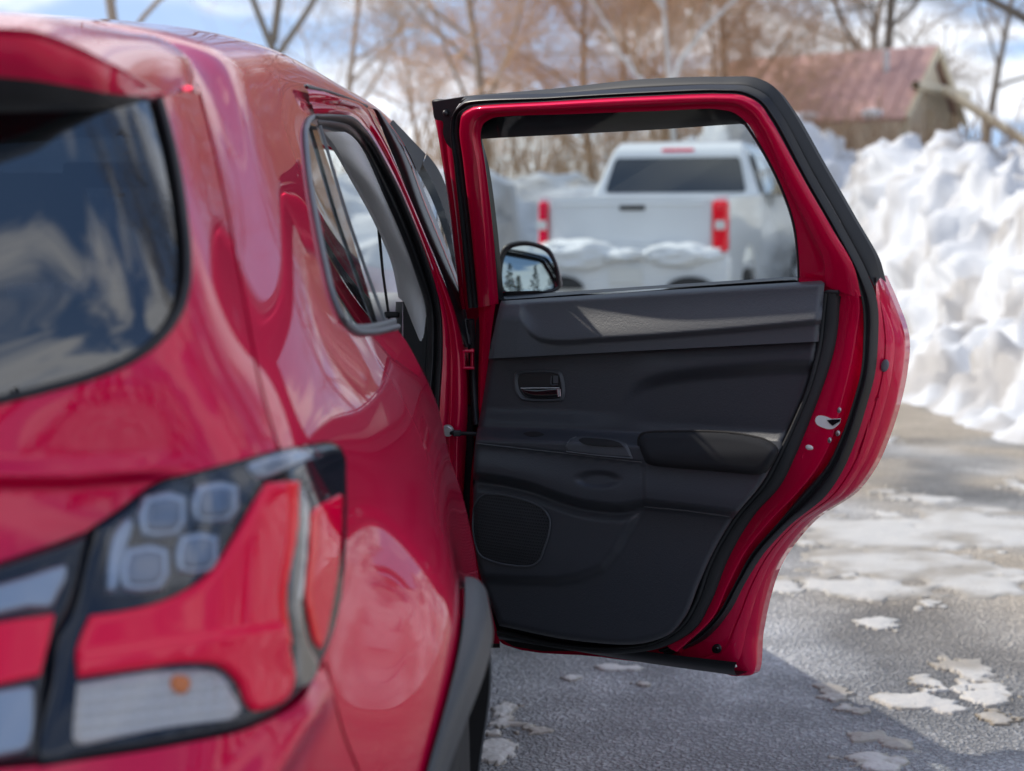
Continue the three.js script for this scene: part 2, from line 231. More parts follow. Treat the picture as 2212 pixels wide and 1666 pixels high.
function skinAt(s, t) { const o = []; for (let k = 0; k < 3; k++) { const ys = []; for (let r = 0; r < NR; r++) ys.push(evalSpline(tk, rowM[r][k][0], rowM[r][k][1], t)); o.push(evalSpline(sk, ys, natS(ys), s)); } return V3(...o); }
function skinN(s, t) { const e = 0.004; const a = skinAt(s, Math.min(tk[NC - 1], t + e)).sub(skinAt(s, Math.max(0, t - e))), b = skinAt(Math.min(sk[NR - 1], s + e), t).sub(skinAt(Math.max(0, s - e), t)); const n = a.cross(b).normalize(); return n; }
const sRow = (r) => { const k = Math.min(NR - 2, Math.floor(r)); return mix(sk[k], sk[k + 1], r - k); }, tCol = (c) => { const k = Math.min(NC - 2, Math.floor(c)); return mix(tk[k], tk[k + 1], c - k); };
{ const n = skinN(sRow(4), tCol(8)); if (n.x < 0) throw new Error('skin faces inward'); }
// where a line of sight meets the skin
const GS = 110, GT = 200, table = []; for (let j = 0; j <= GS; j++) for (let i = 0; i <= GT; i++) { const s = sk[NR - 1] * j / GS, t = tk[NC - 1] * i / GT; table.push({ s, t, p: project(skinAt(s, t)) }); }
const bins = new Map(); const BIN = 24;
for (let j = 0; j < GS; j++) for (let i = 0; i < GT; i++) { const q = [table[j * (GT + 1) + i], table[j * (GT + 1) + i + 1], table[(j + 1) * (GT + 1) + i + 1], table[(j + 1) * (GT + 1) + i]]; for (const tr of [[q[0], q[1], q[2]], [q[0], q[2], q[3]]]) { const xs = tr.map((v) => v.p[0]), ys = tr.map((v) => v.p[1]); for (let bx = Math.floor((Math.min(...xs) - 1) / BIN); bx <= Math.floor((Math.max(...xs) + 1) / BIN); bx++) for (let by = Math.floor((Math.min(...ys) - 1) / BIN); by <= Math.floor((Math.max(...ys) + 1) / BIN); by++) { const k = bx + '_' + by; if (!bins.has(k)) bins.set(k, []); bins.get(k).push(tr); } } }
function skinST(x, y, far = 1e9) {
  const hit = (list, tol) => { let best = null; for (const [a, b, c] of list ?? []) { const d = (b.p[1] - c.p[1]) * (a.p[0] - c.p[0]) + (c.p[0] - b.p[0]) * (a.p[1] - c.p[1]); if (Math.abs(d) < 1e-9) continue; const u = ((b.p[1] - c.p[1]) * (x - c.p[0]) + (c.p[0] - b.p[0]) * (y - c.p[1])) / d, v = ((c.p[1] - a.p[1]) * (x - c.p[0]) + (a.p[0] - c.p[0]) * (y - c.p[1])) / d, w = 1 - u - v; if (u < -tol || v < -tol || w < -tol) continue; const z = u * a.p[2] + v * b.p[2] + w * c.p[2]; if (!best || z < best[2]) best = [u * a.s + v * b.s + w * c.s, u * a.t + v * b.t + w * c.t, z]; } return best; };
  const bx = Math.floor(x / BIN), by = Math.floor(y / BIN); let r = hit(bins.get(bx + '_' + by), 0.002);
  if (r) return r;
  let bd = 1e12, bv = null; for (const v of table) { const d = (v.p[0] - x) ** 2 + (v.p[1] - y) ** 2 + 60 * v.p[2]; if (d < bd) { bd = d; bv = v; } } return [bv.s, bv.t, bv.p[2], Math.sqrt(bd)];
}
const onSkin = (h = 0) => (x, y) => { const [s, t] = skinST(x, y); const p = skinAt(s, t); const k = typeof h === 'function' ? h(x, y) : h; return k ? p.addScaledVector(skinN(s, t), k) : p; };
const toST = (pts) => pts.map(([x, y]) => skinST(x, y).slice(0, 2));
function panel(stPoly, h = 0, cs = 0.018, ct = 0.018, depth = 0.012) { // st polygon -> painted sheet with a turned-in rim
  const f = (s, t) => { const p = skinAt(s, t); return h ? p.addScaledVector(skinN(s, t), h) : p; };
  const g = sheet(stPoly, cs, ct, f, { normal: skinN, uv: (s, t) => [t, s] });
  const rim = [], r1 = [], r2 = []; for (const [s, t] of [...stPoly, stPoly[0]]) { const n = skinN(s, t), p = f(s, t); rim.push(p); r2.push(p.clone().addScaledVector(n, -depth)); }
  return [g, loft([rim, r2])];
}
let fineTable;
// ------------------------------------------------------------------ the red car
const car = thing('red_car', 'red compact crossover parked at left with its right rear door open', 'car', V3(CX, 0, -3.0));
const cutLine = [[432, 206], [450, 275], [470, 360], [492, 460], [510, 560], [526, 640], [542, 730], [562, 830], [582, 905], [602, 968]];
const lampTop = [[208, 1141], [267, 1102], [324, 1057], [362, 1038], [400, 1029], [537, 992], [609, 974], [680, 960], [712, 958], [731, 967], [744, 992]];
const lampRight = [[746, 1030], [747, 1110], [744, 1183], [734, 1297], [708, 1392], [680, 1450]];
const lampLow = [[629, 1511], [553, 1561], [381, 1603], [191, 1634], [86, 1650]];
const lampLeft = [[107, 1469], [122, 1373], [153, 1320], [187, 1194]];
const aperture = [[1036, 1262], [1021, 1170], [1001, 1080], [972, 990], [946, 880], [926, 830], [905, 788], [880, 742], [857, 709]];
const glassEdge = [[808, 724], [765, 723], [741, 702], [718, 655], [698, 577], [679, 483], [659, 358], [654, 280], [662, 254], [683, 243]];
const off = (pts, d) => { // offset an open line sideways by d sheet units
  return pts.map((p, i) => { const a = pts[Math.max(0, i - 1)], b = pts[Math.min(pts.length - 1, i + 1)], l = Math.hypot(b[0] - a[0], b[1] - a[1]) || 1; return [p[0] + (b[1] - a[1]) / l * d, p[1] - (b[0] - a[0]) / l * d]; });
};
{
  // quarter panel and roof in one pressing
  const gap = 3;
  const cut = line(off(cutLine, gap).reverse(), 60);            // from the lamp up to the spoiler
  const front = line([...aperture], 50), qg = line(glassEdge, 60);
  const notch = line([[683, 243], [676, 222], [662, 192], [655, 184]], 12);
  const st = [];
  st.push(...toST(front), ...toST(qg), ...toST(notch));
  const last = st[st.length - 1], tA = tCol(10.0);
  const sA = [last[0] + 0.004, sRow(9.75), sRow(9.7), sRow(9.6)];
  for (let k = 1; k <= 30; k++) { const u = k / 30; st.push([mix(sA[0], sRow(9.7), sstep(0, 0.6, u)), mix(last[1], tA, u)]); }
  st.push([sk[NR - 1] - 1e-5, tA]);
  for (let k = 1; k <= 30; k++) st.push([sk[NR - 1] - 1e-5, mix(tA, tCol(4.05), k / 30)]);
  st.push(...line([[sRow(12), tCol(4.05)], [sRow(11), tCol(4.06)], [sRow(10.4), tCol(4.08)]], 12));
  st.push(...toST([...cut].reverse()));
  st.push(...toST(line([[610, 970], [680, 957], [712, 954], [734, 964], [748, 990]], 20)), ...toST(line(off(lampRight, -2), 30)), ...toST([[700, 1428], [708, 1440]]), ...toST(line([[714, 1467], [727, 1520], [748, 1594], [776, 1663], [830, 1790], [880, 1990]], 24)));
  // wheel opening
  for (let k = 0; k <= 24; k++) { const a = mix(-0.15, 1.15, k / 24) * Math.PI / 2, z = -2.0 + Math.cos(a) * 0.385, y = 0.356 + Math.sin(a) * 0.385; st.push(nearST(y, z)); }
  const pg = panel(st, 0, 0.012, 0.014);
  part('quarter_panel', pg, M.paint, car);
  const left = panel(fullSide(9.4, 13, 4.05, 10.0), 0, 0.03, 0.03);
  const lm = part('roof_panel', left.map((g) => mirrored(g, CX)), M.paint, car);
}
function nearST(y, z) { let b = null, bd = 1e9; for (const v of (fineTable ??= (() => { const o = []; for (let j = 0; j <= 60; j++) for (let i = 0; i <= 240; i++) o.push({ s: mix(0, sRow(6), j / 60), t: mix(tCol(4.4), tCol(9), i / 240) }); return o; })())) { if (v.t < tCol(4.6)) continue; const p = v.w ??= skinAt(v.s, v.t); const d = (p.y - y) ** 2 + (p.z - z) ** 2; if (d < bd && p.y < 1.0) { bd = d; b = v; } } return [b.s, b.t]; }
function fullSide(r0, r1, c0, c1) { const o = []; const s0 = Math.max(1e-5, sRow(r0)), s1 = Math.min(sk[NR - 1] - 1e-5, sRow(r1)), t0 = Math.max(1e-5, tCol(c0)), t1 = tCol(c1); const n = 16; for (let i = 0; i < n; i++) o.push([s0, mix(t0, t1, i / n)]); for (let i = 0; i < n; i++) o.push([mix(s0, s1, i / n), t1]); for (let i = 0; i < n; i++) o.push([s1, mix(t1, t0, i / n)]); for (let i = 0; i < n; i++) o.push([mix(s1, s0, i / n), t0]); return o; }
{ // left side, mirrored: lower body, glass, roof edge; inner shells
  const low = fullSide(0, 6.1, 4.0, 11);
  part('left_side_panel', panel(low, 0, 0.04, 0.05).map((g) => mirrored(g, CX)), M.paint, car);
  for (const [a, b] of [[4.05, 5.8], [7.3, 7.5], [9.05, 9.25]]) part('window_post', panel(fullSide(6.1, 9.4, a, b), -0.004, 0.04, 0.04).map((g) => mirrored(g, CX)), M.gloss, car);
  for (const [a, b] of [[5.8, 7.3], [7.5, 9.05], [9.25, 10.6]]) part('side_window', mirrored(panel(fullSide(6.1, 9.4, a, b), -0.01, 0.04, 0.04, 0.002)[0], CX), a > 7 ? M.glass : M.sidePane, car);
  // dark inner skin behind the shut lines
  const inner = panel(fullSide(0, 5.9, 0, 7.7), -0.022, 0.05, 0.05)[0];
  part('inner_body', [inner, mirrored(inner, CX)], M.underside, car);
  const lining = panel(fullSide(9.6, 13, 2.6, 10.4), -0.035, 0.05, 0.05)[0];
  const dpost = panel(fullSide(5.8, 9.9, 3.4, 7.0), -0.03, 0.05, 0.05)[0];
  part('headlining', [lining, mirrored(lining, CX), dpost, mirrored(dpost, CX)], M.greyTrim, car);
}
{ // tailgate: outer skin round the rear window
  const gl = [[-1400, 925], [-900, 915], [-400, 898], [0, 865], [110, 838], [200, 812], [290, 772], [345, 730], [385, 676], [402, 625], [406, 560], [399, 470], [377, 335], [352, 238], [345, 214]];
  const glass = line(gl, 110);
  const outer = line(off(cutLine, -3), 50);
  const lampEdge = line([[596, 972], [537, 988], [400, 1024], [362, 1033], [322, 1052], [265, 1097], [204, 1137]], 40), lampEdge2 = line([[191, 1147], [114, 1174], [0, 1212], [-150, 1262], [-400, 1330]], 30);
  const poly = [[345, 214], [438, 184], ...outer, ...lampEdge, ...lampEdge2, [-600, 1400], [-1400, 1400], ...glass];
  const crease = (x, y) => { const yc = 1046 + (x < 150 ? 0 : (x - 150) * -0.08); return -0.010 * sstep(yc - 14, yc + 10, y) * sstep(420, 250, x) + 0.004 * sstep(yc - 60, yc - 16, y) * sstep(yc + 2, yc - 12, y) * sstep(420, 250, x); };
  const tg = sheet(poly, 9, 9, onSkin(crease), { skirt: onSkin(-0.02), uv: (x, y) => [x / 1000, y / 1000] });
  const low = sheet([[-1400, 1400], [-600, 1400], [-400, 1700], [0, 1662], [84, 1655], [88, 1700], [92, 2000], [-1400, 2100]], 25, 25, onSkin(0), { skirt: onSkin(-0.02) });
  const all = merge(tg, low), tail = part('tailgate', [all, mirrored(all, CX)], M.paint, car);
  const gp = [...glass, [-1400, 160]];
  const pane = sheet(gp, 22, 16, onSkin(-0.005), { uv: (x, y) => [x / 900, y / 900] });
  part('rear_window', [pane, mirrored(pane, CX)], M.privacy, tail);
  const gask = glass.map(([x, y]) => onSkin(-0.001)(x, y)), gt = tube(gask, 0.0042, 8, false, 160); part('window_gasket', [gt, mirrored(gt, CX)], M.rubber, tail);
  // black printed border behind the lower corner of the pane is the gasket's own width
  // inner lamp unit on the tailgate
  const il = outline([[-330, 1330], [-100, 1250, 1], [0, 1217], [114, 1179], [189, 1151, 1], [181, 1194], [147, 1324], [112, 1392], [97, 1469], [78, 1648, 1], [0, 1656], [-330, 1700, 1]], 5);
  const hb = pillow(il, 26, 0.010, 0.002);
  const inner = part('inner_tail_lamp', [sheet(il, 8, 8, onSkin(hb), { skirt: onSkin(-0.02) })], M.lampBase, tail);
  part('clear_lens', lampPiece([[-300, 1360], [0, 1262], [60, 1243], [110, 1226], [136, 1222], [138, 1250], [120, 1290], [103, 1320], [50, 1325], [-300, 1400]], 0.012, 14, 0.008), M.silver, tail);
  part('red_lens', lampPiece([[-300, 1430, 1], [0, 1346], [112, 1330, 1], [100, 1385], [86, 1440], [80, 1464, 1], [0, 1483], [-300, 1540, 1]], 0.012, 10, 0.004), M.redLens, tail);
  part('reverse_lens', lampPiece([[-300, 1560, 1], [0, 1492], [66, 1488], [68, 1520], [50, 1625], [0, 1640], [-300, 1680, 1]], 0.012, 12, 0.006), M.silver, tail);
}
function pillow(poly, r, h, h0 = 0) { return (x, y) => { const d = Math.min(1, distTo(poly, x, y) / r); return h0 + h * Math.sqrt(1 - (1 - d) * (1 - d)); }; }
function lampPiece(pts, h0, r, h, cell = 5, extra = () => 0) { const o = outline(pts, 5), pw = pillow(o, r, h, h0), f = onSkin((x, y) => pw(x, y) + extra(x, y)); return sheet(o, cell, cell, f, { skirt: onSkin(h0 - 0.012), uv: (x, y) => [x / 1500, y / 1500] }); }
{ // outer tail lamp
  const o = line([...lampTop, ...lampRight.slice(0), ...lampLow, ...lampLeft, [208, 1141]], 190).slice(0, -1);
  const lamp = part('tail_lamp', sheet(o, 7, 7, onSkin(pillow(o, 22, 0.0035, 0.001)), { skirt: onSkin(-0.02), uv: (x, y) => [x / 1500, y / 1500] }), M.lampBase, car);
  const add = (name, mat, pts, h0, r, h, cell, extra) => part(name, lampPiece(pts, h0, r, h, cell, extra), mat, lamp);
  const fold = (x, y) => 0.004 * sstep(-10, 10, y - (1418 - (x - 180) * 0.17)) - 0.003 * sstep(0, 120, y - (1418 - (x - 180) * 0.17)) + 0.004 * Math.sin(Math.PI * sstep(300, 610, x)), ribs = (x, y) => 0.0009 * Math.sin((y + x * 0.12) / 4.2) + 0.0006 * Math.sin(x / 5);
  // four reflector cells and a light guide in the clear upper chamber
  const hex = (cx, cy, w, h) => [[cx - w * .52, cy + h * .12], [cx - w * .40, cy - h * .40, 1], [cx + w * .12, cy - h * .50, 1], [cx + w * .48, cy - h * .40, 1], [cx + w * .50, cy + h * .16, 1], [cx + w * .30, cy + h * .46, 1], [cx - w * .14, cy + h * .52, 1], [cx - w * .46, cy + h * .46, 1]];
  for (const [x, y, w, h] of [[348, 1113, 108, 104], [458, 1086, 100, 92], [308, 1228, 112, 108], [421, 1195, 96, 96]]) {
    add('reflector_cell', M.silver, hex(x, y, w, h), 0.0055, 9, 0.005);
    add('reflector_bowl', M.lampBase2, hex(x, y, w * .74, h * .74), 0.009, 12, 0.003);
  }
  add('light_guide', M.silver, [[243, 1150], [275, 1118], [285, 1130], [262, 1210], [244, 1280], [225, 1284]], 0.0055, 6, 0.004);
  add('top_lens', M.silver, [[525, 1012], [600, 983], [655, 974], [662, 990], [620, 1012], [545, 1034]], 0.005, 9, 0.003);
  add('red_lens', M.redLens, [[191, 1331, 1], [267, 1320], [362, 1293], [439, 1244], [496, 1163], [542, 1080], [564, 1045, 1], [622, 1040, 1], [617, 1144], [592, 1297], [606, 1390], [622, 1469], [606, 1509], [553, 1534], [536, 1536], [522, 1522], [503, 1476], [465, 1441], [400, 1434], [305, 1446], [163, 1467, 1], [160, 1411], [176, 1362]], 0.005, 16, 0.005, 5, fold);
  add('light_bar', M.redLens2, [[600, 1046, 1], [625, 1043, 1], [621, 1144], [597, 1297], [607, 1390], [600, 1400], [586, 1297], [600, 1144]], 0.0102, 6, 0.002);
  add('chrome_strip', M.smoke, [[627, 1050], [648, 1060], [655, 1110], [645, 1200], [640, 1290], [655, 1390], [676, 1440], [655, 1480], [632, 1488], [625, 1400], [612, 1300], [622, 1180]], 0.0048, 8, 0.003);
  add('chrome_blade', M.satin, [[637, 1066], [650, 1090], [645, 1180], [634, 1300], [628, 1300], [640, 1180]], 0.008, 5, 0.0015);
  add('side_marker', M.redLens, [[664, 1104], [700, 1082], [727, 1070], [730, 1110], [722, 1225], [708, 1310], [692, 1385], [680, 1402], [668, 1388], [650, 1297], [660, 1183]], 0.0048, 10, 0.0015);
  add('side_bar', M.redLens2, [[661, 1112], [676, 1102], [672, 1190], [661, 1290], [684, 1396], [672, 1392], [648, 1295], [656, 1190]], 0.0065, 5, 0.0008);
  add('turn_signal', M.turn, [[162, 1478, 1], [305, 1455], [439, 1447], [465, 1455], [492, 1490], [509, 1537], [496, 1551], [343, 1575], [163, 1611], [153, 1598]], 0.005, 10, 0.003, 2.5, ribs);
  add('amber_bulb', M.amber, [[362, 1466], [381, 1459], [400, 1466], [402, 1486], [390, 1500], [372, 1498], [362, 1484]], 0.008, 14, 0.005, 4);
  const cover = outline([[216, 1150, 1], [270, 1112], [328, 1066], [381, 1040], [526, 1008], [640, 978], [664, 974], [668, 990], [600, 1010], [548, 1036], [510, 1085], [482, 1152], [452, 1210], [402, 1256], [343, 1276], [232, 1294, 1]], 5);
  part('clear_lens', sheet(cover, 12, 12, onSkin(0.014), { skirt: onSkin(0.005) }), M.clear, lamp);
  const cover2 = outline([[164, 1478, 1], [305, 1455], [439, 1447], [465, 1455], [492, 1490], [509, 1537], [496, 1551], [343, 1575], [165, 1611, 1]], 5);
  part('clear_lens', sheet(cover2, 12, 12, onSkin(0.0145), { skirt: onSkin(0.005) }), M.clear, lamp);
  part('left_tail_lamp', mirrored(sheet(o, 18, 18, onSkin(pillow(o, 22, 0.016, 0.003))), CX), M.redLens, car);
}
{ // bumper below the lamps
  const b = [[-1400, 2100], [92, 2000], [90, 1760], [86, 1660], ...line([[86, 1658], [191, 1642], [381, 1611], [553, 1569], [632, 1518], [684, 1456], [700, 1434]], 40), ...line([[702, 1440], [708, 1467], [722, 1520], [742, 1594], [770, 1663], [824, 1790], [872, 1980]], 24), [700, 2180], [200, 2300], [-1400, 2400]];
  const ridge = (x, y) => { const xr = 700 - (y - 1450) * 0.62; return 0.016 * Math.exp(-(((x - xr) / 40) ** 2)) * sstep(1450, 1560, y); };
  const g = sheet(b, 13, 13, onSkin(ridge), { skirt: onSkin(-0.02) });
  part('rear_bumper', [g, mirrored(g, CX)], M.paint, car);
}
{ // roof spoiler over the rear window
  const lipD = [[-1400, 62, 1.285], [-700, 56, 1.29], [-250, 54, 1.32], [0, 63, 1.365], [80, 70, 1.385], [150, 95, 1.415], [240, 140, 1.47], [310, 178, 1.56], [352, 204, 1.64], [376, 211, 1.69]];
  const topD = [[-1400, -12, 1.68], [-700, -6, 1.69], [-250, 12, 1.70], [0, 39, 1.72], [90, 46, 1.73], [190, 58, 1.77], [280, 70, 1.82], [345, 82, 1.86], [408, 130, 1.85], [428, 203, 1.80]];
  const lowD = [[-1400, 150, 1.305], [-700, 150, 1.31], [-250, 155, 1.34], [0, 166, 1.385], [80, 174, 1.405], [150, 186, 1.435], [240, 202, 1.485], [310, 209, 1.565], [350, 213, 1.645], [376, 217, 1.695]];
  const backD = [[-1400, 238, 1.355], [-700, 238, 1.36], [-250, 240, 1.39], [0, 243, 1.43], [80, 242, 1.45], [150, 240, 1.475], [240, 237, 1.52], [310, 234, 1.585], [350, 228, 1.655], [376, 222, 1.70]];
  const to = (d) => line(d, 80).map(([x, y, z]) => P(x, y, z));
  const lip = to(lipD), top = to(topD), low = to(lowD), back = to(backD);
  const up = V3(0, 1, 0.15).normalize();
  const topS = strip(top, lip, 0.010, 10, up);
  const lipRows = []; for (let k = 0; k <= 5; k++) { const a = k / 5; lipRows.push(lip.map((p, i) => p.clone().lerp(low[i], a * 0.12).addScaledVector(V3(0.1, 0.5, 1).normalize(), 0.006 * Math.sin(Math.PI * a)))); }
  const face = strip(lip.map((p, i) => p.clone().lerp(low[i], 0.12)), low, 0.004, 4, V3(0, 0, 1));
  const end = loft([[top[79], top[79]], [lip[79], low[79]], [back[79], back[79]]]);
  const red = merge(topS, loft(lipRows), face, end), sp = part('roof_spoiler', [red, mirrored(red, CX)], M.paint, car);
  const und = strip(low, back, -0.006, 5, V3(0, 1, 0)); part('spoiler_underside', [und, mirrored(und, CX)], M.black, sp);
}
{ // wheel arch flare and wheel
  const zc = -2.0, yc = 0.356;
  const prof = [[0.399, 0.0], [0.398, 0.010], [0.395, 0.019], [0.390, 0.026], [0.385, 0.030], [0.383, 0.031], [0.350, 0.038], [0.348, 0.036], [0.347, 0.032], [0.347, -0.10]];
  const sideX = (a) => { const y = yc + Math.sin(a) * 0.40, z = zc + Math.cos(a) * 0.40; const [s, t] = nearST(Math.min(y, 0.99), z); return skinAt(s, t).x; };
  const N = 64, as = [...Array(N + 1).keys()].map((i) => mix(-0.25, Math.PI + 0.25, i / N));
  const xs0 = as.map(sideX), xs = xs0.map((_, i) => { let s = 0, w = 0; for (let k = -3; k <= 3; k++) { const v = xs0[Math.min(N, Math.max(0, i + k))]; s += v; w++; } return s / w; });
  const rows = prof.map(([r, o]) => as.map((a, i) => V3(xs[i] + 0.006 + o * (o < 0 ? 1 : 0.86 * mix(1, 0.40, sstep(1.5, 0.75, a)) * mix(1, 0.6, sstep(1.57, 2.2, a))), yc + Math.sin(a) * r, zc + Math.cos(a) * r)));
  const fl = part('wheel_arch_flare', [loft(rows.slice(0, 6)), loft(rows.slice(5, 7)), loft(rows.slice(6, 9))], M.flare, car);
  part('arch_liner', loft(rows.slice(8)), M.underside, fl);
  const well = loft([as.map((a) => V3(-0.12, yc + Math.sin(a) * 0.37, zc + Math.cos(a) * 0.37)), as.map((a) => V3(-0.45, yc + Math.sin(a) * 0.37, zc + Math.cos(a) * 0.37))]);
  const wcap = new THREE.CircleGeometry(0.40, 32); wcap.rotateY(Math.PI / 2); wcap.translate(-0.45, yc, zc);
  part('wheel_well', [well, wcap], M.underside, car);
  const wheel = (x, z, sgn) => {
    const R = 0.33; const pts = [[0.20, -0.10], [0.25, -0.105], [0.29, -0.108], [0.318, -0.095], [0.328, -0.07], [0.33, 0], [0.328, 0.07], [0.318, 0.095], [0.29, 0.108], [0.25, 0.105], [0.20, 0.10]].map(([r, y]) => new THREE.Vector2(r, y));
    const t = new THREE.LatheGeometry(pts, 64); t.rotateZ(Math.PI / 2); t.translate(x, R, z);
    const grooves = []; for (let k = 0; k < 60; k++) for (const s of [-1, 1]) { const b = box(0.05, 0.008, 0.02, 0, 0, 0, 0.002); b.translate(s * 0.065, R + 0.0015, 0); b.rotateX(k / 60 * 2 * Math.PI + s * 0.03); b.translate(x, R, z); grooves.push(b); }
    const w = part('wheel', [t, ...grooves], M.tyre, car);
    const rim = new THREE.LatheGeometry([[0.03, 0.05], [0.06, 0.055], [0.17, 0.03], [0.19, 0.06], [0.215, 0.09], [0.205, -0.09]].map(([r, y]) => new THREE.Vector2(r, y)), 48); rim.rotateZ(sgn > 0 ? -Math.PI / 2 : Math.PI / 2); rim.translate(x, R, z);
    const sp = [rim]; for (let k = 0; k < 5; k++) { const b = box(0.03, 0.17, 0.05, 0, 0.11, 0, 0.01); b.rotateX(k / 5 * 2 * Math.PI); b.translate(x + sgn * 0.07, R, z); sp.push(b); }
    part('rim', sp, M.satin, w);
  };
  wheel(-0.165, zc, 1); wheel(2 * CX + 0.165, zc, -1); wheel(-0.165, -4.67, 1); wheel(2 * CX + 0.165, -4.67, -1);
  // floor pan, sills
  part('floor_pan', [box(1.6, 0.06, 3.6, CX, 0.30, -3.3, 0.02), box(0.10, 0.14, 2.0, -0.14, 0.35, -3.4, 0.03), box(1.3, 0.2, 0.5, CX, 0.36, -1.5, 0.05)], M.underside, car);
}
{ // fixed quarter window behind the door opening, grey gasket round it
  const g = [[690, 266, 1], [676, 262], [664, 276], [665, 350], [684, 483], [703, 577], [723, 652], [745, 697], [768, 712], [826, 700, 1], [760, 480]];
  const o = outline(g, 6);
  const q = part('quarter_window', sheet(o, 8, 8, onSkin(-0.006)), M.dark, car);
  const fr = line([[857, 707], [808, 718], [768, 717], [743, 697], [720, 653], [700, 577], [681, 483], [661, 352], [658, 280], [666, 260], [682, 251]], 70).map(([x, y]) => onSkin(0.002)(x, y));
  part('window_gasket', tube(fr, 0.0042, 8, false, 120), M.gasket, q);
  const bar = line([[686, 262], [712, 350], [745, 460], [783, 570], [812, 650], [829, 694]], 40);
  const b1 = bar.map(([x, y]) => onSkin(0.001)(x - 3, y)), b2 = bar.map(([x, y]) => onSkin(0.001)(x + 4, y));
  part('divider_bar', strip(b1, b2, 0.005, 6, V3(0.5, 0.2, 0.8).normalize()), M.black, q);
  const si = line([[745, 704], [768, 719], [808, 716], [853, 702]], 20), sj = line([[735, 692], [764, 703], [806, 700], [848, 690]], 20);
  part('window_sill', strip(si.map(([x, y]) => onSkin(0.003)(x, y)), sj.map(([x, y]) => onSkin(0.0)(x, y)), 0.007, 6, V3(0.3, 0.7, 0.6).normalize()), M.gasket, q);
}
{ // door pillar: grey trim, seals, painted flange, front door edge
  const L3 = (pts, n = 60) => line(pts, n).map(([x, y, d]) => P(x, y, d));
  const toCam = V3(0.25, 0.0, 0.97).normalize();
  const sealOut = L3([[684, 246, 2.46], [725, 247, 2.62], [762, 252, 2.78], [793, 282, 2.92], [839, 358, 3.02], [894, 479, 3.10], [933, 589, 3.15], [952, 663, 3.18], [957, 757, 3.19], [952, 850, 3.19], [946, 960, 3.19], [960, 1150, 3.19], [1000, 1350, 3.19]]);
  const sealIn = L3([[686, 270, 2.46], [716, 277, 2.64], [749, 290, 2.80], [778, 322, 2.94], [823, 410, 3.04], [868, 508, 3.11], [901, 598, 3.16], [919, 655, 3.19], [922, 757, 3.20], [916, 850, 3.20], [912, 960, 3.20], [926, 1150, 3.20], [966, 1350, 3.20]]);
  const midA = sealOut.map((p, i) => p.clone().lerp(sealIn[i], 0.5));
  // painted flange between the two seals
  const flA = sealOut.map((p) => p.clone().add(V3(-0.004, 0, -0.01)));
  const flB = L3([[659, 185, 2.44], [724, 206, 2.60], [790, 231, 2.95], [812, 268, 3.05], [841, 324, 3.10], [896, 452, 3.16], [947, 577, 3.21], [986, 686, 3.23], [1003, 760, 3.24], [1010, 850, 3.24], [1007, 960, 3.24], [1000, 1100, 3.24], [1010, 1350, 3.24]]);
  const rows = [[0, 0], [0.2, 0.005], [0.34, 0.006], [0.42, -0.006], [0.5, -0.008], [0.58, 0.003], [0.75, 0.008], [0.92, 0.006], [1, 0]].map(([k, h]) => flA.map((p, i) => p.clone().lerp(flB[i], k).addScaledVector(toCam, h)));
  const pil = part('door_pillar', [loft(rows), loft([flB, flB.map((p) => p.clone().add(V3(0.0, 0, -0.12)))])], M.shell, car);
  part('door_opening_seal', [strip(sealOut, midA, 0.012, 8, toCam), strip(midA, sealIn, 0.009, 8, toCam), loft([sealIn, sealIn.map((p) => p.clone().add(V3(-0.01, 0, -0.05)))])], M.rubber, pil);
  const trimR = sealIn.slice(8, 42).map((p) => p.clone().add(V3(0.004, 0, -0.012)));
  const tl = line([[700, 286, 2.56], [718, 308, 2.72], [761, 382, 2.98], [816, 483, 3.12], [855, 577, 3.2], [870, 651, 3.24]], trimR.length).map(([x, y, d]) => P(x, y, d));
  part('pillar_trim', [strip(tl, trimR, 0.008, 6, toCam), loft([tl, tl.map((p) => p.clone().add(V3(-0.02, 0, -0.18)))])], M.greyTrim, pil);
  part('lower_pillar_trim', [loft([[P(870, 652, 3.235), P(924, 652, 3.205)], [P(872, 757, 3.235), P(926, 757, 3.205)], [P(850, 950, 3.235), P(920, 950, 3.205)], [P(850, 1350, 3.235), P(970, 1350, 3.205)]]), loft([[P(870, 652, 3.235), P(850, 1350, 3.235)], [P(855, 652, 3.45), P(830, 1350, 3.45)]])], M.matt, pil);
  part('front_door_seal', (() => { const a = L3([[793, 236, 2.98], [803, 233, 3.02], [841, 318, 3.10], [896, 452, 3.17], [948, 577, 3.22], [987, 686, 3.25], [1004, 750, 3.26]]), b = L3([[800, 232, 2.99], [817, 240, 3.05], [869, 322, 3.14], [916, 442, 3.22], [959, 548, 3.27], [994, 640, 3.30], [1017, 752, 3.28]]); return [strip(a, b, 0.010, 8, toCam), loft([b, b.map((p) => p.clone().add(V3(0, 0, -0.05)))])]; })(), M.rubber, pil);
  // embossed press lines and the check strap
  part('check_strap', [tube([P(972, 935, 3.20), P(990, 936, 3.19), P(1032, 938, 3.18)], 0.004, 8), box(0.016, 0.012, 0.012, ...P(987, 936, 3.19).toArray(), 0.003)], M.black, pil);
  const bolt = new THREE.CylinderGeometry(0.008, 0.009, 0.008, 6); bolt.rotateX(Math.PI / 2); const bw = new THREE.CylinderGeometry(0.0115, 0.0115, 0.003, 20); bw.rotateX(Math.PI / 2); bw.translate(0, 0, -0.005);
  part('strap_bolt', [bolt, bw].map((q) => { q.translate(...P(967, 931, 3.20).toArray()); return q; }), M.satin, pil);
  const press = (pts) => tube(pts.map(([x, y]) => P(x, y, 3.236)), 0.0018, 6);
  part('press_line', press([[968, 946], [990, 948], [998, 958], [995, 965], [985, 975], [962, 975]]), M.shell, pil);
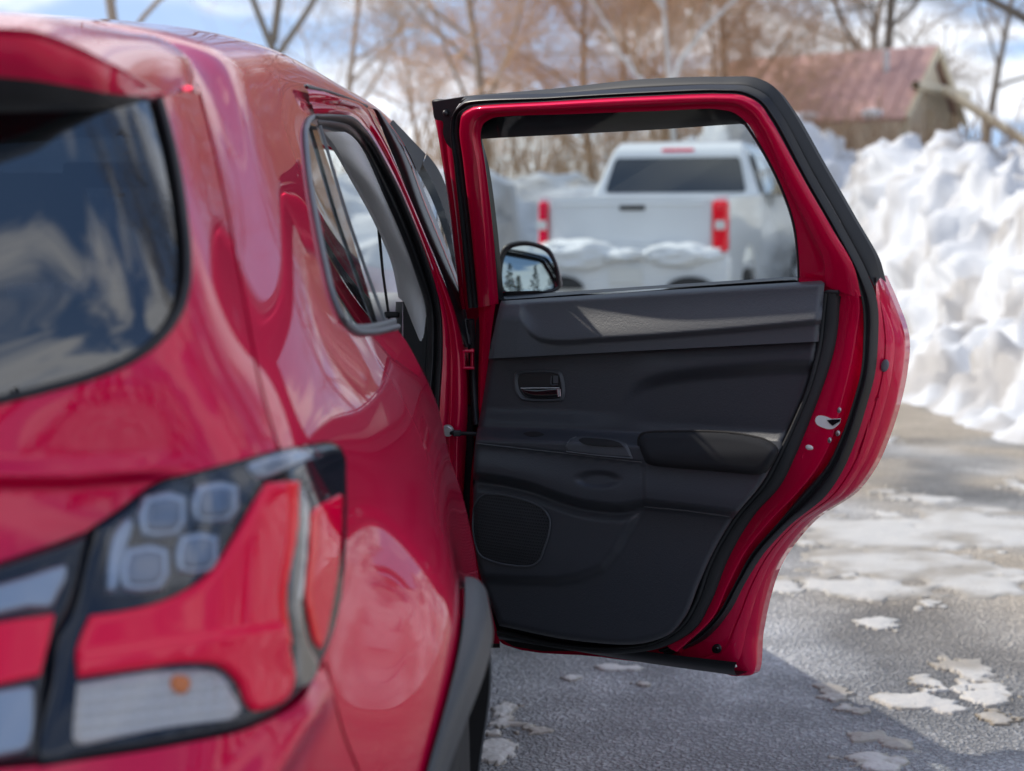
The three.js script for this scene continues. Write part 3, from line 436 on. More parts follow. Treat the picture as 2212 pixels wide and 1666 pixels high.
  // dark recess behind the hinges
  part('hinge_recess', [loft([[P(880, 640, 3.42), P(1052, 640, 3.36)], [P(880, 1400, 3.42), P(1080, 1400, 3.36)]]), box(0.02, 0.5, 0.1, ...P(1012, 1150, 3.33).toArray())], M.underside, pil);
  const h0 = P(1013, 776, 3.24);
  part('upper_hinge', [box(0.022, 0.006, 0.03, h0.x, h0.y + 0.016, h0.z, 0.002), box(0.022, 0.006, 0.03, h0.x, h0.y - 0.016, h0.z, 0.002), box(0.006, 0.036, 0.03, h0.x - 0.010, h0.y, h0.z, 0.002), tube([h0.clone().add(V3(0.006, 0.02, 0)), h0.clone().add(V3(0.006, -0.02, 0))], 0.004, 8)], M.shell, pil);
  part('wiring_boot', [tube([P(1016, 690, 3.27), P(1020, 760, 3.28), P(1024, 850, 3.27), P(1030, 920, 3.24)], 0.008, 8), tube([P(1006, 690, 3.28), P(1013, 745, 3.27)], 0.006, 8)], M.black, pil);
}
{ // front door seen past the pillar, with its rain guard
  const L3 = (pts, n = 40) => line(pts, n).map(([x, y, d]) => P(x, y, d));
  const lower = fullSide(0, 6.1, 9.15, 11); const fd = part('front_door', panel(lower, 0, 0.05, 0.05), M.paint, car);
  const a = L3([[812, 238, 3.06], [868, 322, 3.16], [915, 442, 3.24], [958, 548, 3.29], [993, 642, 3.32], [1015, 752, 3.34]]);
  const sil = L3([[818, 236, 3.12], [880, 300, 3.32], [938, 368, 3.44], [972, 460, 3.52], [990, 570, 3.56], [1020, 700, 3.58]]);
  const split = (k0, k1, i0, i1, h) => { const r = []; for (let j = 0; j <= 6; j++) { const k = mix(k0, k1, j / 6); r.push(a.slice(i0, i1).map((p, i) => p.clone().lerp(sil[i + i0], k).addScaledVector(V3(0.9, 0.2, 0.3).normalize(), h))); } return loft(r); };
  part('window_glass', split(0.18, 0.96, 8, 40, 0), M.dark, fd);
  part('window_frame', [split(0, 0.16, 0, 40, 0.004)], M.gasket, fd);
  part('rain_guard', [split(0.14, 1.02, 3, 13, 0.006), split(0.55, 1.02, 12, 40, 0.008)], M.visor, fd);
  part('roof_gutter', [tube(L3([[662, 188, 2.44], [700, 196, 2.54], [745, 211, 2.75], [792, 230, 2.98]]), 0.0028, 8)], M.rubber, fd);
}
{ // door mirror out past the front door
  const d = 4.15;
  const o = outline([[1078, 632], [1076, 560], [1090, 531], [1118, 521], [1160, 525], [1186, 537], [1201, 562], [1211, 600], [1212, 622], [1190, 634]], 6);
  const face = (x, y) => P(x, y, d);
  const fwd = (x, y, k) => { const c = [1140, 580], p = P(c[0] + (x - c[0]) * (1 - k * k * 0.8), c[1] + (y - c[1]) * (1 - k * k * 0.75), d); return p.add(V3(0.02 * k, 0, -0.15 * k)); };
  const rows = []; for (let k = 0; k <= 8; k++) rows.push([...o, o[0]].map(([x, y]) => fwd(x, y, k / 8)));
  const rim = outline([[1090, 626], [1089, 562], [1100, 540], [1122, 532], [1158, 535], [1180, 546], [1194, 568], [1202, 602], [1203, 618], [1186, 625]], 6);
  const bez = []; for (let k = 0; k <= 5; k++) bez.push([...o, o[0]].map(([x, y], i) => { const r = [...rim, rim[0]][i], q = k / 5; return P(mix(x, r[0], q), mix(y, r[1], q), d - 0.008 * Math.sin(q * Math.PI) + 0.006 * q); }));
  const m = part('door_mirror', [loft(rows)], M.shell, car);
  part('mirror_bezel', loft(bez), M.black, m);
  const n = V3(0.07, 0.085, 1).normalize(), q0 = P(1146, 585, d + 0.004);
  part('mirror_glass', sheet(rim, 12, 12, (x, y) => P(x, y, d + 0.003).addScaledVector(V3(0.02, 0, 1), 0.00)), M.mirror, m);
  { const g = m.children[1].geometry, N = g.attributes.normal; for (let i = 0; i < N.count; i++) { const x = g.attributes.position.getX(i) + base.x - q0.x, y = g.attributes.position.getY(i) - q0.y; const v = n.clone().add(V3(x * 0.7, y * 0.7, 0)).normalize().negate(); N.setXYZ(i, v.x, v.y, v.z); } }
  part('mirror_arm', [box(0.12, 0.06, 0.07, ...P(1072, 640, d + 0.06).toArray(), 0.02)], M.black, m);
}
{ // inside the car
  const seat = (x, z, w, name) => { const s = part(name, [box(w, 0.60, 0.16, x, 0.77, z - 0.06, 0.06), box(w, 0.18, 0.52, x, 0.46, z - 0.32, 0.06)].map((g, i) => { return g; }), M.seat, car); const hr = new RoundedBoxGeometry(0.17, 0.155, 0.09, 6, 0.04); hr.translate(x, 1.175, z - 0.03); part('headrest', [hr], M.seat, s); for (const o of [-0.04, 0.04]) part('headrest_post', tube([V3(x + o, 1.02, z - 0.04), V3(x + o, 1.12, z - 0.03)], 0.006, 8), M.satin, s); return s; };
  seat(-0.69, -2.42, 0.54, 'rear_seat'); seat(-1.24, -2.42, 0.54, 'rear_seat'); seat(-0.55, -3.45, 0.5, 'front_seat'); seat(-1.31, -3.45, 0.5, 'front_seat');
  part('dashboard', [box(1.4, 0.22, 0.5, CX, 0.90, -4.35, 0.08), box(0.06, 0.40, 1.0, -0.2, 0.72, -3.9, 0.02)], M.seat, car);
  part('seat_belt', [strip([P(812, 470, 3.3), P(824, 590, 3.3), P(838, 690, 3.3)], [P(819, 468, 3.3), P(830, 590, 3.3), P(844, 690, 3.3)], 0.001, 2, V3(0, 0, 1)), box(0.03, 0.012, 0.012, ...P(846, 680, 3.28).toArray(), 0.004)], M.black, car);
  part('parcel_shelf', [box(1.1, 0.04, 0.5, CX, 0.93, -1.85, 0.01)], M.matt, car);
  part('interior_mirror', [box(0.22, 0.06, 0.03, CX, 1.30, -4.0, 0.012)], M.black, car);
  const wsA = [...Array(13).keys()].map((i) => V3(mix(-0.30, 2 * CX + 0.30, i / 12), 1.395, -4.02 - 0.06 * Math.sin(i / 12 * Math.PI))), wsB = [...Array(13).keys()].map((i) => V3(mix(-0.16, 2 * CX + 0.16, i / 12), 0.99, -4.62 - 0.12 * Math.sin(i / 12 * Math.PI)));
  part('windscreen', strip(wsA, wsB, 0.03, 6, V3(0, 0.6, -0.8)), M.glass, car);
  for (const s of [0, 1]) { const a = tube([V3(-0.275, 1.355, -3.98), V3(-0.22, 1.19, -4.3), V3(-0.15, 1.0, -4.64)], 0.028, 10); part('windscreen_pillar', s ? mirrored(a, CX) : a, M.paint, car); }
  const hood = [0, .25, .5, .75, 1].map((k) => [...Array(13).keys()].map((i) => { const u = i / 12 * 2 - 1; return V3(CX + u * mix(0.82, 0.74, k), mix(1.0, 0.80, k * k) - 0.10 * u * u, mix(-4.6, -5.55, k) + 0.12 * u * u * k); }));
  part('bonnet', loft(hood), M.paint, car);
  const nose = [[0.80, 0], [0.6, -0.06], [0.4, -0.04], [0.26, 0.06]].map(([y, o]) => [...Array(13).keys()].map((i) => { const u = i / 12 * 2 - 1; return V3(CX + u * 0.82, y - (y > 0.7 ? 0.10 * u * u : 0), -5.55 + o + 0.14 * u * u); }));
  part('front_bumper', loft(nose), M.paint, car);
  for (const s of [0, 1]) { const w = loft([[V3(-0.11, 0.98, -4.6), V3(-0.17, 0.80, -5.42)], [V3(-0.085, 0.7, -4.6), V3(-0.12, 0.6, -5.42)], [V3(-0.09, 0.4, -4.6), V3(-0.13, 0.3, -5.42)]]); part('front_wing', s ? mirrored(w, CX) : w, M.paint, car); }
}
// ------------------------------------------------------------------ the open rear door, about fifty degrees out
const HINGE = P(1040, 900, 3.2);
const TH = 50 * Math.PI / 180, DU = V3(Math.sin(TH), 0, Math.cos(TH)), DN = V3(-Math.cos(TH), 0, Math.sin(TH));
const lean = (y) => { const t = y - 1.0; return t <= 0 ? 0 : 0.40 * (t < 0.08 ? t * t / 0.16 : t - 0.04); }; // the window frame leans in
const leanN = (y) => { const s = lean(y + 0.002) - lean(y - 0.002); return DN.clone().addScaledVector(V3(0, 1, 0), -s / 0.004).normalize(); };
function D(x, y, n = 0) { let p = onPlane(x, y, HINGE.clone().addScaledVector(DN, n), DN); for (let i = 0; i < 12; i++) p = onPlane(x, y, HINGE.clone().addScaledVector(DN, n + lean(p.y)), DN); return p; }
const DL = (pts, n = 80, dn = 0) => line(pts, n).map(([x, y, k = 0]) => D(x, y, k + dn));
const upN = (p) => leanN(p.y);
const lerp2 = (A, B, k) => A.map((p, i) => p.clone().lerp(B[i], k));
const raise = (A, h) => A.map((p) => p.clone().addScaledVector(upN(p), h));
const doorUV = (x, y, p) => [p.clone().sub(HINGE).dot(DU), p.y];
let door;
{
  // painted inner shell: window frame, latch side, hinge side
  const outU = [[1034, 664], [1016, 480], [1001, 350], [993, 275], [999, 246], [1020, 232], [1200, 219], [1400, 208], [1560, 203], [1608, 207], [1640, 224], [1666, 260], [1741, 396], [1801, 500], [1846, 580], [1860, 640]];
  const midU = [[1058, 660], [1044, 480], [1030, 350], [1020, 285], [1027, 260], [1046, 246], [1230, 235], [1410, 226], [1555, 221], [1596, 227], [1624, 246], [1650, 283], [1706, 410], [1752, 500], [1779, 560], [1784, 618]];
  const inU = [[1077, 656], [1063, 480], [1047, 350], [1038, 292], [1044, 268], [1064, 255], [1250, 246], [1420, 240], [1548, 236], [1586, 244], [1612, 264], [1638, 304], [1690, 404], [1717, 484], [1726, 560], [1728, 608]];
  const n = 130, A = DL(outU, n, -0.004), B = DL(midU, n, 0.004), C = DL(inU, n, -0.010);
  const rowsA = [A, raise(lerp2(A, B, 0.12), 0.005), raise(lerp2(A, B, 0.3), 0.006), raise(lerp2(A, B, 0.7), 0.004), B];
  const rowsB = [raise(B, 0), raise(lerp2(B, C, 0.12), -0.006), raise(lerp2(B, C, 0.6), -0.004), raise(lerp2(B, C, 0.9), 0.0), C];
  // latch side below the waist
  const sL = [[1786, 610], [1812, 622], [1812, 682], [1804, 744], [1778, 833], [1752, 901], [1720, 979], [1684, 1051], [1632, 1109], [1590, 1171], [1559, 1239], [1533, 1307], [1502, 1359], [1440, 1395]];
  const sC = [[1836, 610], [1852, 630], [1857, 660], [1848, 738], [1834, 810], [1815, 882], [1796, 950], [1766, 1010], [1722, 1065], [1664, 1125], [1612, 1190], [1574, 1262], [1543, 1330], [1462, 1408]];
  const sR = [[1858, 606], [1864, 640], [1867, 680], [1865, 738], [1860, 803], [1842, 871], [1817, 942], [1785, 1007], [1736, 1062], [1680, 1130], [1623, 1197], [1581, 1275], [1550, 1328], [1470, 1414]];
  const SA = DL(sL, n, 0.0), SC = DL(sC, n, 0.0), SR = DL(sR, n, -0.030);
  const shell = [loft(rowsA), loft(rowsB), loft([SA, raise(lerp2(SA, SC, 0.5), 0.003), raise(lerp2(SA, SC, 0.92), 0.002), SC]), loft([SC, raise(lerp2(SC, SR, 0.15), -0.002), raise(lerp2(SC, SR, 0.6), -0.001), SR]), loft([SA, raise(SA, -0.03)])];
  // hinge side strip
  const hL = [[1033, 660], [1036, 714], [1034, 790], [1033, 860], [1034, 918], [1020, 1000], [1018, 1200], [1060, 1390]], hR = [[1070, 658], [1062, 714], [1056, 770], [1048, 831], [1040, 918], [1036, 1000], [1036, 1200], [1080, 1390]];
  shell.push(strip(DL(hL, 50, -0.01), DL(hR, 50, 0.0), 0.003, 4, DN));
  // corner at the window's foot and the step beside the trim
  shell.push(sheet([[1726, 600], [1786, 606], [1838, 608], [1846, 634], [1812, 640], [1786, 636], [1726, 628]], 12, 12, (x, y) => D(x, y, 0.001)));
  door = part('rear_door', shell, M.shell, car);
  // flange of the outer panel beyond the weatherstrip
  const fI = [[1893, 600, -0.030], [1893, 638, -0.030], [1897, 738, -0.030], [1890, 810, -0.030], [1873, 874, -0.030], [1848, 953, -0.030], [1820, 1018, -0.030], [1786, 1068, -0.030], [1705, 1135, -0.030], [1648, 1197, -0.030], [1611, 1255, -0.030], [1575, 1322, -0.030], [1523, 1380, -0.030], [1440, 1414, -0.030]];
  const fO = [[1903, 596, -0.075], [1925, 645, -0.075], [1953, 735, -0.075], [1949, 800, -0.075], [1932, 880, -0.075], [1909, 950, -0.075], [1884, 1007, -0.075], [1846, 1060, -0.075], [1747, 1130, -0.075], [1674, 1229, -0.075], [1653, 1291, -0.075], [1637, 1369, -0.075], [1624, 1458, -0.075], [1592, 1461, -0.075]];
  const FI = DL(fI, n), FO = DL(fO, n);
  const q = (k, h) => lerp2(FI, FO, k).map((p) => p.addScaledVector(DN, h));
  const outSkin = FO.map((p) => p.clone().addScaledVector(DU, -0.05).addScaledVector(DN, -0.035));
  part('door_flange', [loft([q(0, 0), q(0.28, 0.006), q(0.34, 0.004)]), loft([q(0.34, 0.004), q(0.42, 0.010), q(0.62, 0.010), q(0.68, 0.004)]), loft([q(0.68, 0.004), q(0.75, 0.005), q(0.95, 0.006), q(1, 0)]), loft([q(1, 0), FO.map((p) => p.clone().addScaledVector(DN, -0.02)), outSkin])], M.paint, door);
  // weatherstrip: round the window frame and down the latch side
  const wsOut = [[1015, 664], [998, 480], [985, 350], [977, 275], [984, 238], [1006, 214], [1200, 201], [1400, 189], [1560, 183], [1622, 188], [1658, 207], [1688, 246], [1760, 380], [1822, 490], [1872, 586], [1893, 640], [1897, 738], [1890, 810], [1873, 874], [1848, 953], [1820, 1018], [1787, 1068], [1706, 1136], [1649, 1198], [1612, 1256], [1576, 1323], [1524, 1381], [1452, 1414]];
  const wsIn = [[1034, 664], [1016, 480], [1001, 350], [993, 275], [999, 246], [1020, 232], [1200, 219], [1400, 208], [1560, 203], [1608, 207], [1640, 224], [1666, 260], [1741, 396], [1801, 500], [1847, 590], [1862, 650], [1865, 738], [1860, 803], [1842, 871], [1817, 942], [1785, 1007], [1736, 1062], [1680, 1130], [1623, 1197], [1581, 1275], [1550, 1328], [1498, 1374], [1424, 1404]];
  const WO = DL(wsOut, 220, -0.022), WI = DL(wsIn, 220, -0.012);
  const lip = (k) => 0.75 * Math.sin(Math.PI * Math.min(1, k * 1.6)) * (k < 0.625 ? 1 : 0) + 0.55 * Math.max(0, Math.sin(Math.PI * (k - 0.55) / 0.45)) * (k > 0.55 ? 1 : 0);
  part('weatherstrip', strip(WO, WI, 0.016, 18, upN, lip), M.rubber, door);
  // black outer frame along the top and rear of the window
  const fOut = [[936, 238], [933, 218], [965, 214], [1003, 208], [1200, 191], [1387, 171], [1560, 165.5], [1634, 168], [1668, 184], [1702, 226], [1775, 352], [1837, 460], [1890, 555], [1902, 600]];
  const fIn = [[985, 262], [984, 238], [994, 222], [1010, 212], [1200, 202], [1400, 190], [1560, 184], [1622, 189], [1657, 207], [1687, 246], [1760, 380], [1822, 490], [1872, 588], [1891, 622]];
  const OO = DL(fOut, n, -0.05), OI = DL(fIn, n, -0.028);
  part('window_frame', [strip(OO, OI, 0.006, 6, upN), loft([OO, OO.map((p) => p.clone().addScaledVector(DN, -0.02).add(V3(0, -0.008, 0)))])], M.matt, door);
  // painted front edge of the frame, hinge side
  const eL = [[934, 232], [950, 318], [968, 434], [982, 551], [996, 668]], eR = [[986, 240], [986, 350], [999, 470], [1008, 570], [1016, 668]];
  const EL = DL(eL, 50, -0.055), ER = DL(eR, 50, -0.020);
  part('door_edge', [strip(EL, lerp2(EL, ER, 0.45), 0.006, 5, upN), strip(lerp2(EL, ER, 0.45), ER, 0.006, 5, upN)], M.shell, door);
  part('corner_cap', [sheet(outline([[934, 220, 1], [1003, 209, 1], [983, 234], [977, 280], [985, 330, 1], [966, 312], [957, 290], [955, 262], [940, 258]], 5), 8, 8, (x, y) => D(x, y, -0.012))], M.matt, door);
  const cb = new THREE.SphereGeometry(0.006, 14, 8); cb.translate(...D(963, 244, -0.009).toArray()); part('corner_clip', cb, M.black, door);
  // pane and its dark guide, smoked rain guard across the top
  const pane = [[1070, 640], [1058, 480], [1042, 350], [1035, 290], [1050, 255], [1250, 244], [1548, 232], [1600, 250], [1640, 304], [1692, 404], [1720, 484], [1730, 560], [1732, 620], [1400, 640], [1078, 668]];
  part('window_pane', sheet(pane, 40, 40, (x, y) => D(x, y, -0.036)), M.glass, door);
  const gA = DL([[1077, 656], [1063, 480], [1047, 350], [1038, 292]], 50, -0.012), gB = DL([[1088, 644], [1073, 480], [1056, 360], [1041, 300]], 50, -0.026);
  part('glass_run', [loft([DL(inU, 130, -0.010), DL(inU, 130, -0.055)]), strip(gA, gB, 0.004, 5, upN), strip(DL([[1612, 264], [1638, 304], [1690, 404], [1717, 484], [1726, 560], [1728, 608]], 50, -0.012), DL([[1606, 268], [1632, 306], [1684, 405], [1711, 484], [1721, 560], [1723, 606]], 50, -0.024), 0.003, 4, upN), strip(DL([[1080, 648], [1400, 625], [1730, 603]], 40, -0.01), DL([[1080, 640], [1400, 618], [1730, 597]], 40, -0.03), 0.003, 4, upN)], M.rubber, door);
  const vA = DL([[1036, 268], [1062, 250], [1250, 240], [1420, 234], [1550, 230], [1596, 240], [1618, 262]], 70, -0.052), vB = DL([[1036, 301], [1060, 299], [1250, 289], [1420, 280], [1550, 271], [1596, 268], [1612, 267]], 70, -0.075);
  part('rain_guard', [strip(vA, vB, 0.012, 8, upN)], M.visor, door);
  // outer panel (the side turned away)
  const sk = outline([[1000, 660], [1300, 640], [1700, 610], [1895, 600], [1920, 645], [1944, 735], [1938, 810], [1915, 900], [1880, 1000], [1840, 1055], [1742, 1128], [1668, 1228], [1645, 1300], [1620, 1450, 1], [1300, 1420], [1060, 1372], [1010, 1200], [1005, 900]], 6);
  const bulge = (x, y) => -0.095 - 0.035 * Math.sqrt(Math.min(1, distTo(sk, x, y) / 180));
  part('outer_panel', sheet(sk, 25, 25, (x, y) => D(x, y, bulge(x, y))), M.paint, door);
  part('inner_shell', sheet(outline([[1048, 650], [1300, 636], [1730, 606], [1800, 625], [1850, 650], [1858, 735], [1836, 850], [1780, 990], [1640, 1130], [1560, 1290], [1500, 1370], [1300, 1405], [1065, 1370], [1030, 1200], [1035, 900]], 4), 30, 30, (x, y) => D(x, y, -0.034)), M.black, door);
  // bottom seal, drain clip, plug, latch and its screws
  const bA = DL([[1068, 1350], [1200, 1378], [1400, 1408], [1592, 1431]], 40, -0.004), bB = DL([[1070, 1380], [1200, 1400], [1400, 1433], [1592, 1460]], 40, -0.03);
  part('bottom_seal', [strip(bA, bB, 0.008, 8, DN), loft([bB, bB.map((p) => p.clone().addScaledVector(DN, -0.04))])], M.rubber, door);
  const lug = (x, y, n, w, h, r, mat, name) => { const o = []; for (let k = 0; k < 20; k++) { const a = k / 20 * 2 * Math.PI; o.push([x + w * Math.cos(a) * Math.cos(r) - h * Math.sin(a) * Math.sin(r), y + w * Math.cos(a) * Math.sin(r) + h * Math.sin(a) * Math.cos(r)]); } const f = pillow(o, Math.min(w, h), 0.003, n); return part(name, sheet(o, 2.5, 2.5, (a, b) => D(a, b, f(a, b)), { skirt: (a, b) => D(a, b, n - 0.01) }), mat, door); };
  lug(1585, 1437, -0.008, 8, 4, 0.5, M.white, 'drain_clip');
  lug(1548, 1401, -0.036, 11, 11, 0, M.rubber, 'rubber_plug'); lug(1548, 1401, -0.033, 5, 5, 0, M.gloss, 'plug_centre');
  lug(1912, 790, -0.034, 8.5, 14, 0.25, M.gasket, 'oval_plug');
  lug(1749, 967, 0.002, 9, 6, 0.25, M.white, 'slot_clip');
  for (const [x, y] of [[1813, 886], [1810, 936], [1792, 951]]) lug(x, y, 0.001, 5, 7, 0.25, M.satin, 'latch_screw');
  const la = outline([[1761, 908], [1766, 899], [1777, 898], [1797, 905, 1], [1817, 904, 1], [1815, 913], [1798, 927], [1775, 923], [1764, 916]], 4);
  part('latch_plate', sheet(la, 4, 4, (x, y) => D(x, y, 0.004), { skirt: (x, y) => D(x, y, -0.004) }), M.white, door);
  part('latch_claw', sheet(outline([[1786, 908, 1], [1800, 906, 1], [1816, 905.5, 1], [1814, 911, 1], [1798, 920, 1], [1792, 915, 1]], 4), 4, 4, (x, y) => D(x, y, 0.0065), { skirt: (x, y) => D(x, y, 0) }), M.gloss, door);
  lug(1819, 803, -0.001, 11, 13, 0.2, M.shell, 'shell_boss');
  const ln = (pts, nn, r = 0.0016) => tube(pts.map(([x, y]) => D(x, y, nn)), r, 6);
  for (const g of [ln([[1898, 858], [1889, 864], [1872, 935], [1858, 980]], -0.038), ln([[1742, 976], [1736, 979], [1734, 990], [1740, 992]], 0.0015, 0.0008), ln([[1735, 984], [1740, 985]], 0.0015, 0.0008), ln([[1748, 980], [1744, 994]], 0.0015, 0.0008), ln([[1756, 982], [1746, 987], [1753, 996]], 0.0015, 0.0008)]) part('press_line', g, M.shell, door);
}
{ // trim panel, modelled as relief
  const right = [[1768, 738], [1747, 833], [1715, 911], [1679, 984], [1648, 1041], [1585, 1119], [1540, 1195], [1510, 1262], [1482, 1330]];
  const o = outline([[1082, 650, 1], [1400, 629], [1776, 606, 1], [1780, 611, 1], [1769, 738, 1], ...right.slice(1), [1450, 1368], [1390, 1390], [1240, 1384], [1078, 1352, 1], [1034, 1230], [1022, 1080], [1026, 960], [1040, 880], [1056, 776, 1], [1066, 720]], 5);
  const curve = (pts) => { const l = line(pts, 60); return (x) => { if (x <= l[0][0]) return l[0][1]; for (let i = 1; i < l.length; i++) if (x <= l[i][0]) { const t = (x - l[i - 1][0]) / (l[i][0] - l[i - 1][0]); return mix(l[i - 1][1], l[i][1], t); } return l[l.length - 1][1]; }; };
  const yTop = (x) => 652 - (x - 1082) * 46 / 694, y1 = (x) => 775 - (x - 1055) * 37 / 713;
  const yC = curve([[1124, 688], [1138, 712], [1160, 730], [1200, 738], [1300, 733], [1400, 727], [1600, 711], [1780, 694]]);
  const yS = curve([[1350, 868], [1365, 850], [1385, 836], [1420, 824], [1500, 811], [1600, 802], [1700, 795]]);
  const yA = curve([[1020, 924], [1200, 928], [1400, 938], [1680, 956]]);
  const yF = curve([[1020, 960], [1200, 978], [1390, 1000], [1560, 1018], [1700, 1030]]);
  const yB = curve([[1020, 1034], [1100, 1046], [1150, 1058], [1200, 1076], [1250, 1092], [1300, 1100], [1345, 1102], [1375, 1096], [1390, 1094], [1480, 1103], [1580, 1116], [1700, 1130]]);
  const yP = curve([[1040, 1246], [1120, 1254], [1200, 1256], [1260, 1248], [1300, 1228], [1330, 1190], [1352, 1150], [1378, 1104]]);
  const pocket = [[900, 980], [1360, 1040], [1385, 1096], [1352, 1150], [1330, 1190], [1300, 1226], [1250, 1246], [1200, 1254], [1120, 1252], [900, 1240]];
  const h = (x, y) => {
    let v = 0;
    const u = (y - yTop(x)) / (yC(x) - yTop(x));
    const inUp = sstep(y1(x) + 1.5, y1(x) - 1.5, y);
    let up = 0.020 + 0.030 * sstep(-0.1, 1.15, u) * (u < 1 ? 1 : 1);
    const cm = sstep(1110, 1190, x);
    up -= cm * 0.012 * sstep(yC(x) - 4, yC(x) + 7, y);
    up -= 0.010 * sstep(8, 0, y - yTop(x));
    let mid = 0.013;
    mid -= 0.011 * sstep(yS(x) - 20, yS(x) + 16, y) * sstep(1335, 1430, x) * sstep(yA(x) + 10, yA(x) - 30, y); mid += 0.008 * sstep(yS(x) - 90, yS(x) - 20, y) * sstep(yS(x) + 16, yS(x) - 20, y) * sstep(1335, 1450, x);
    mid += 0.010 * sstep(yA(x) - 46, yA(x) - 4, y) * sstep(1420, 1200, x);
    const arm = sstep(yA(x) - 3, yA(x) + 30, y);
    mid = mix(mid, 0.078, arm);
    const seam = Math.exp(-(((y - yF(x)) / 2.2) ** 2)) * sstep(1398, 1385, x); mid -= 0.0035 * seam;
    mid -= 0.004 * sstep(yF(x) + 2, yF(x) + 4, y) * sstep(1398, 1385, x);
    mid += 0.008 * sstep(yF(x) + 4, yB(x) - 25, y);
    mid = mix(mid, 0.050 + 0.004 * sstep(yB(x) + 10, yB(x) + 150, y), sstep(yB(x) - 16, yB(x) + 8, y));
    const sc = Math.hypot((x - 1292) / 58, (y - 1036) / 20); mid -= 0.007 * sstep(1, 0.5, sc);
    const pd = distTo(pocket, x, y) * (inside(pocket, x, y) ? 1 : -1), pk = sstep(-14, 10, pd); mid += 0.014 * pk * sstep(yB(x) - 4, yB(x) + 30, y);
    v = mix(mid, up, inUp);
    const e = distTo(o, x, y); v -= 0.012 * (1 - Math.sqrt(1 - (1 - Math.min(1, e / 14)) ** 2));
    return v;
  };
  const dp = (x, y) => D(x, y, h(x, y));
  const lowPoly = []; // below and above the parting line are two mouldings
  const upPoly = [[1082, 650], [1240, 640], [1400, 629], [1600, 617], [1774, 606], [1781, 611], [1778, 660], [1769, 737.6], ...line([[1768, 738], [1055, 775]], 60), [1060, 745], [1066, 720], [1072, 690]];
  const upG = sheet(upPoly, 5, 4, (x, y) => D(x, y, Math.max(h(x, Math.min(y, y1(x) - 2.2)), 0.0)), { skirt: (x, y) => D(x, y, 0.0), uv: doorUV });
  const lo = o.filter(([x, y]) => y > y1(x) + 2), loPoly = [...line([[1056, 777], [1768, 740]], 40), ...lo.sort((a, b) => 0)];
  // keep the outline's own order, from the right end of the parting line round to its left end
  const k0 = o.findIndex(([x, y]) => x > 1700 && y > y1(x) + 2); const ring = []; for (let i = 0; i < o.length; i++) { const p = o[(k0 + i) % o.length]; if (p[1] > y1(p[0]) + 2 && p[1] > 700) ring.push(p); }
  const low = sheet([...line([[1057, 776], [1767.5, 739.5]], 60), ...ring], 4, 4, dp, { skirt: (x, y) => D(x, y, -0.02), uv: doorUV });
  const panelMesh = part('trim_panel', low, M.trim, door);
  part('upper_trim_panel', upG, M.trimUp, door);
  // dark edging between trim and painted shell
  const lL = [[1782, 628], [1776, 660], [1769, 738], [1748, 833], [1716, 911], [1680, 984], [1649, 1041], [1586, 1119], [1530, 1216], [1498, 1306], [1474, 1345], [1420, 1382], [1340, 1396], [1200, 1388], [1080, 1360]];
  const lR = [[1813, 630], [1812, 682], [1804, 744], [1778, 833], [1752, 901], [1720, 979], [1684, 1051], [1632, 1109], [1574, 1205], [1535, 1302], [1504, 1356], [1440, 1396], [1350, 1412], [1200, 1400], [1078, 1376]];
  const LA = DL(lL, 130, 0.008), LB = DL(lR, 130, 0.002);
  part('panel_edging', [loft([LA, raise(lerp2(LA, LB, 0.06), 0.008), raise(lerp2(LA, LB, 0.3), 0.010), raise(lerp2(LA, LB, 0.36), 0.004)]), loft([raise(lerp2(LA, LB, 0.36), 0.004), raise(lerp2(LA, LB, 0.42), 0.008), raise(lerp2(LA, LB, 0.85), 0.006), LB, raise(LB, -0.008)]), sheet([[1782, 628], [1813, 629], [1813, 640], [1781, 640]], 8, 8, (x, y) => D(x, y, 0.008))], M.matt, door);
  const capLine = tube([[1783, 632], [1790, 630], [1812, 631]].map(([x, y]) => D(x, y, 0.012)), 0.003, 6); part('edging_cap', capLine, M.matt, door);
  // inside handle: bezel, recess, chrome pull, lock slide
  const bz = outline([[1111, 818], [1114, 804], [1128, 801], [1196, 800], [1212, 804], [1218, 818], [1221, 852], [1216, 866], [1200, 868], [1146, 868], [1126, 864], [1116, 850]], 5);
  const bi = outline([[1119, 820], [1122, 811], [1132, 808], [1196, 807], [1207, 811], [1211, 822], [1213, 850], [1209, 859], [1198, 861], [1150, 861], [1134, 857], [1124, 846]], 5);
  const hn = (x, y) => h(x, y);
  const ring1 = [...bz, bz[0]].map(([x, y]) => D(x, y, hn(x, y) + 0.0005)), ring2 = [...bi, bi[0]].map(([x, y]) => D(x, y, hn(x, y) + 0.001)), ring3 = [...bi, bi[0]].map(([x, y]) => D(x, y, hn(x, y) - 0.001));
  const hd = part('door_handle', [strip(ring1, ring2, 0.005, 6, DN), loft([ring2, ring3])], M.trimUp, door);
  part('handle_recess', sheet(bi, 5, 5, (x, y) => D(x, y, hn(x, y) + 0.0012)), M.black, hd);
  const lv = outline([[1125, 839], [1160, 838], [1211, 837], [1213, 851], [1208, 858], [1196, 860], [1150, 860], [1134, 855]], 4), lf = pillow(lv, 7, 0.006, 0.002);
  part('handle_pull', sheet(lv, 3, 3, (x, y) => D(x, y, hn(x, y) + lf(x, y)), { skirt: (x, y) => D(x, y, hn(x, y)) }), M.gloss, hd);
  part('handle_chrome', [tube([[1125, 839], [1160, 838.4], [1208, 838]].map(([x, y]) => D(x, y, hn(x, y) + 0.008)), 0.0014, 6), strip([[1203, 840], [1205, 858]].map(([x, y]) => D(x, y, hn(x, y) + 0.0085)), [[1211, 840], [1211, 856]].map(([x, y]) => D(x, y, hn(x, y) + 0.007)), 0.001, 3, DN)], M.chrome, hd);
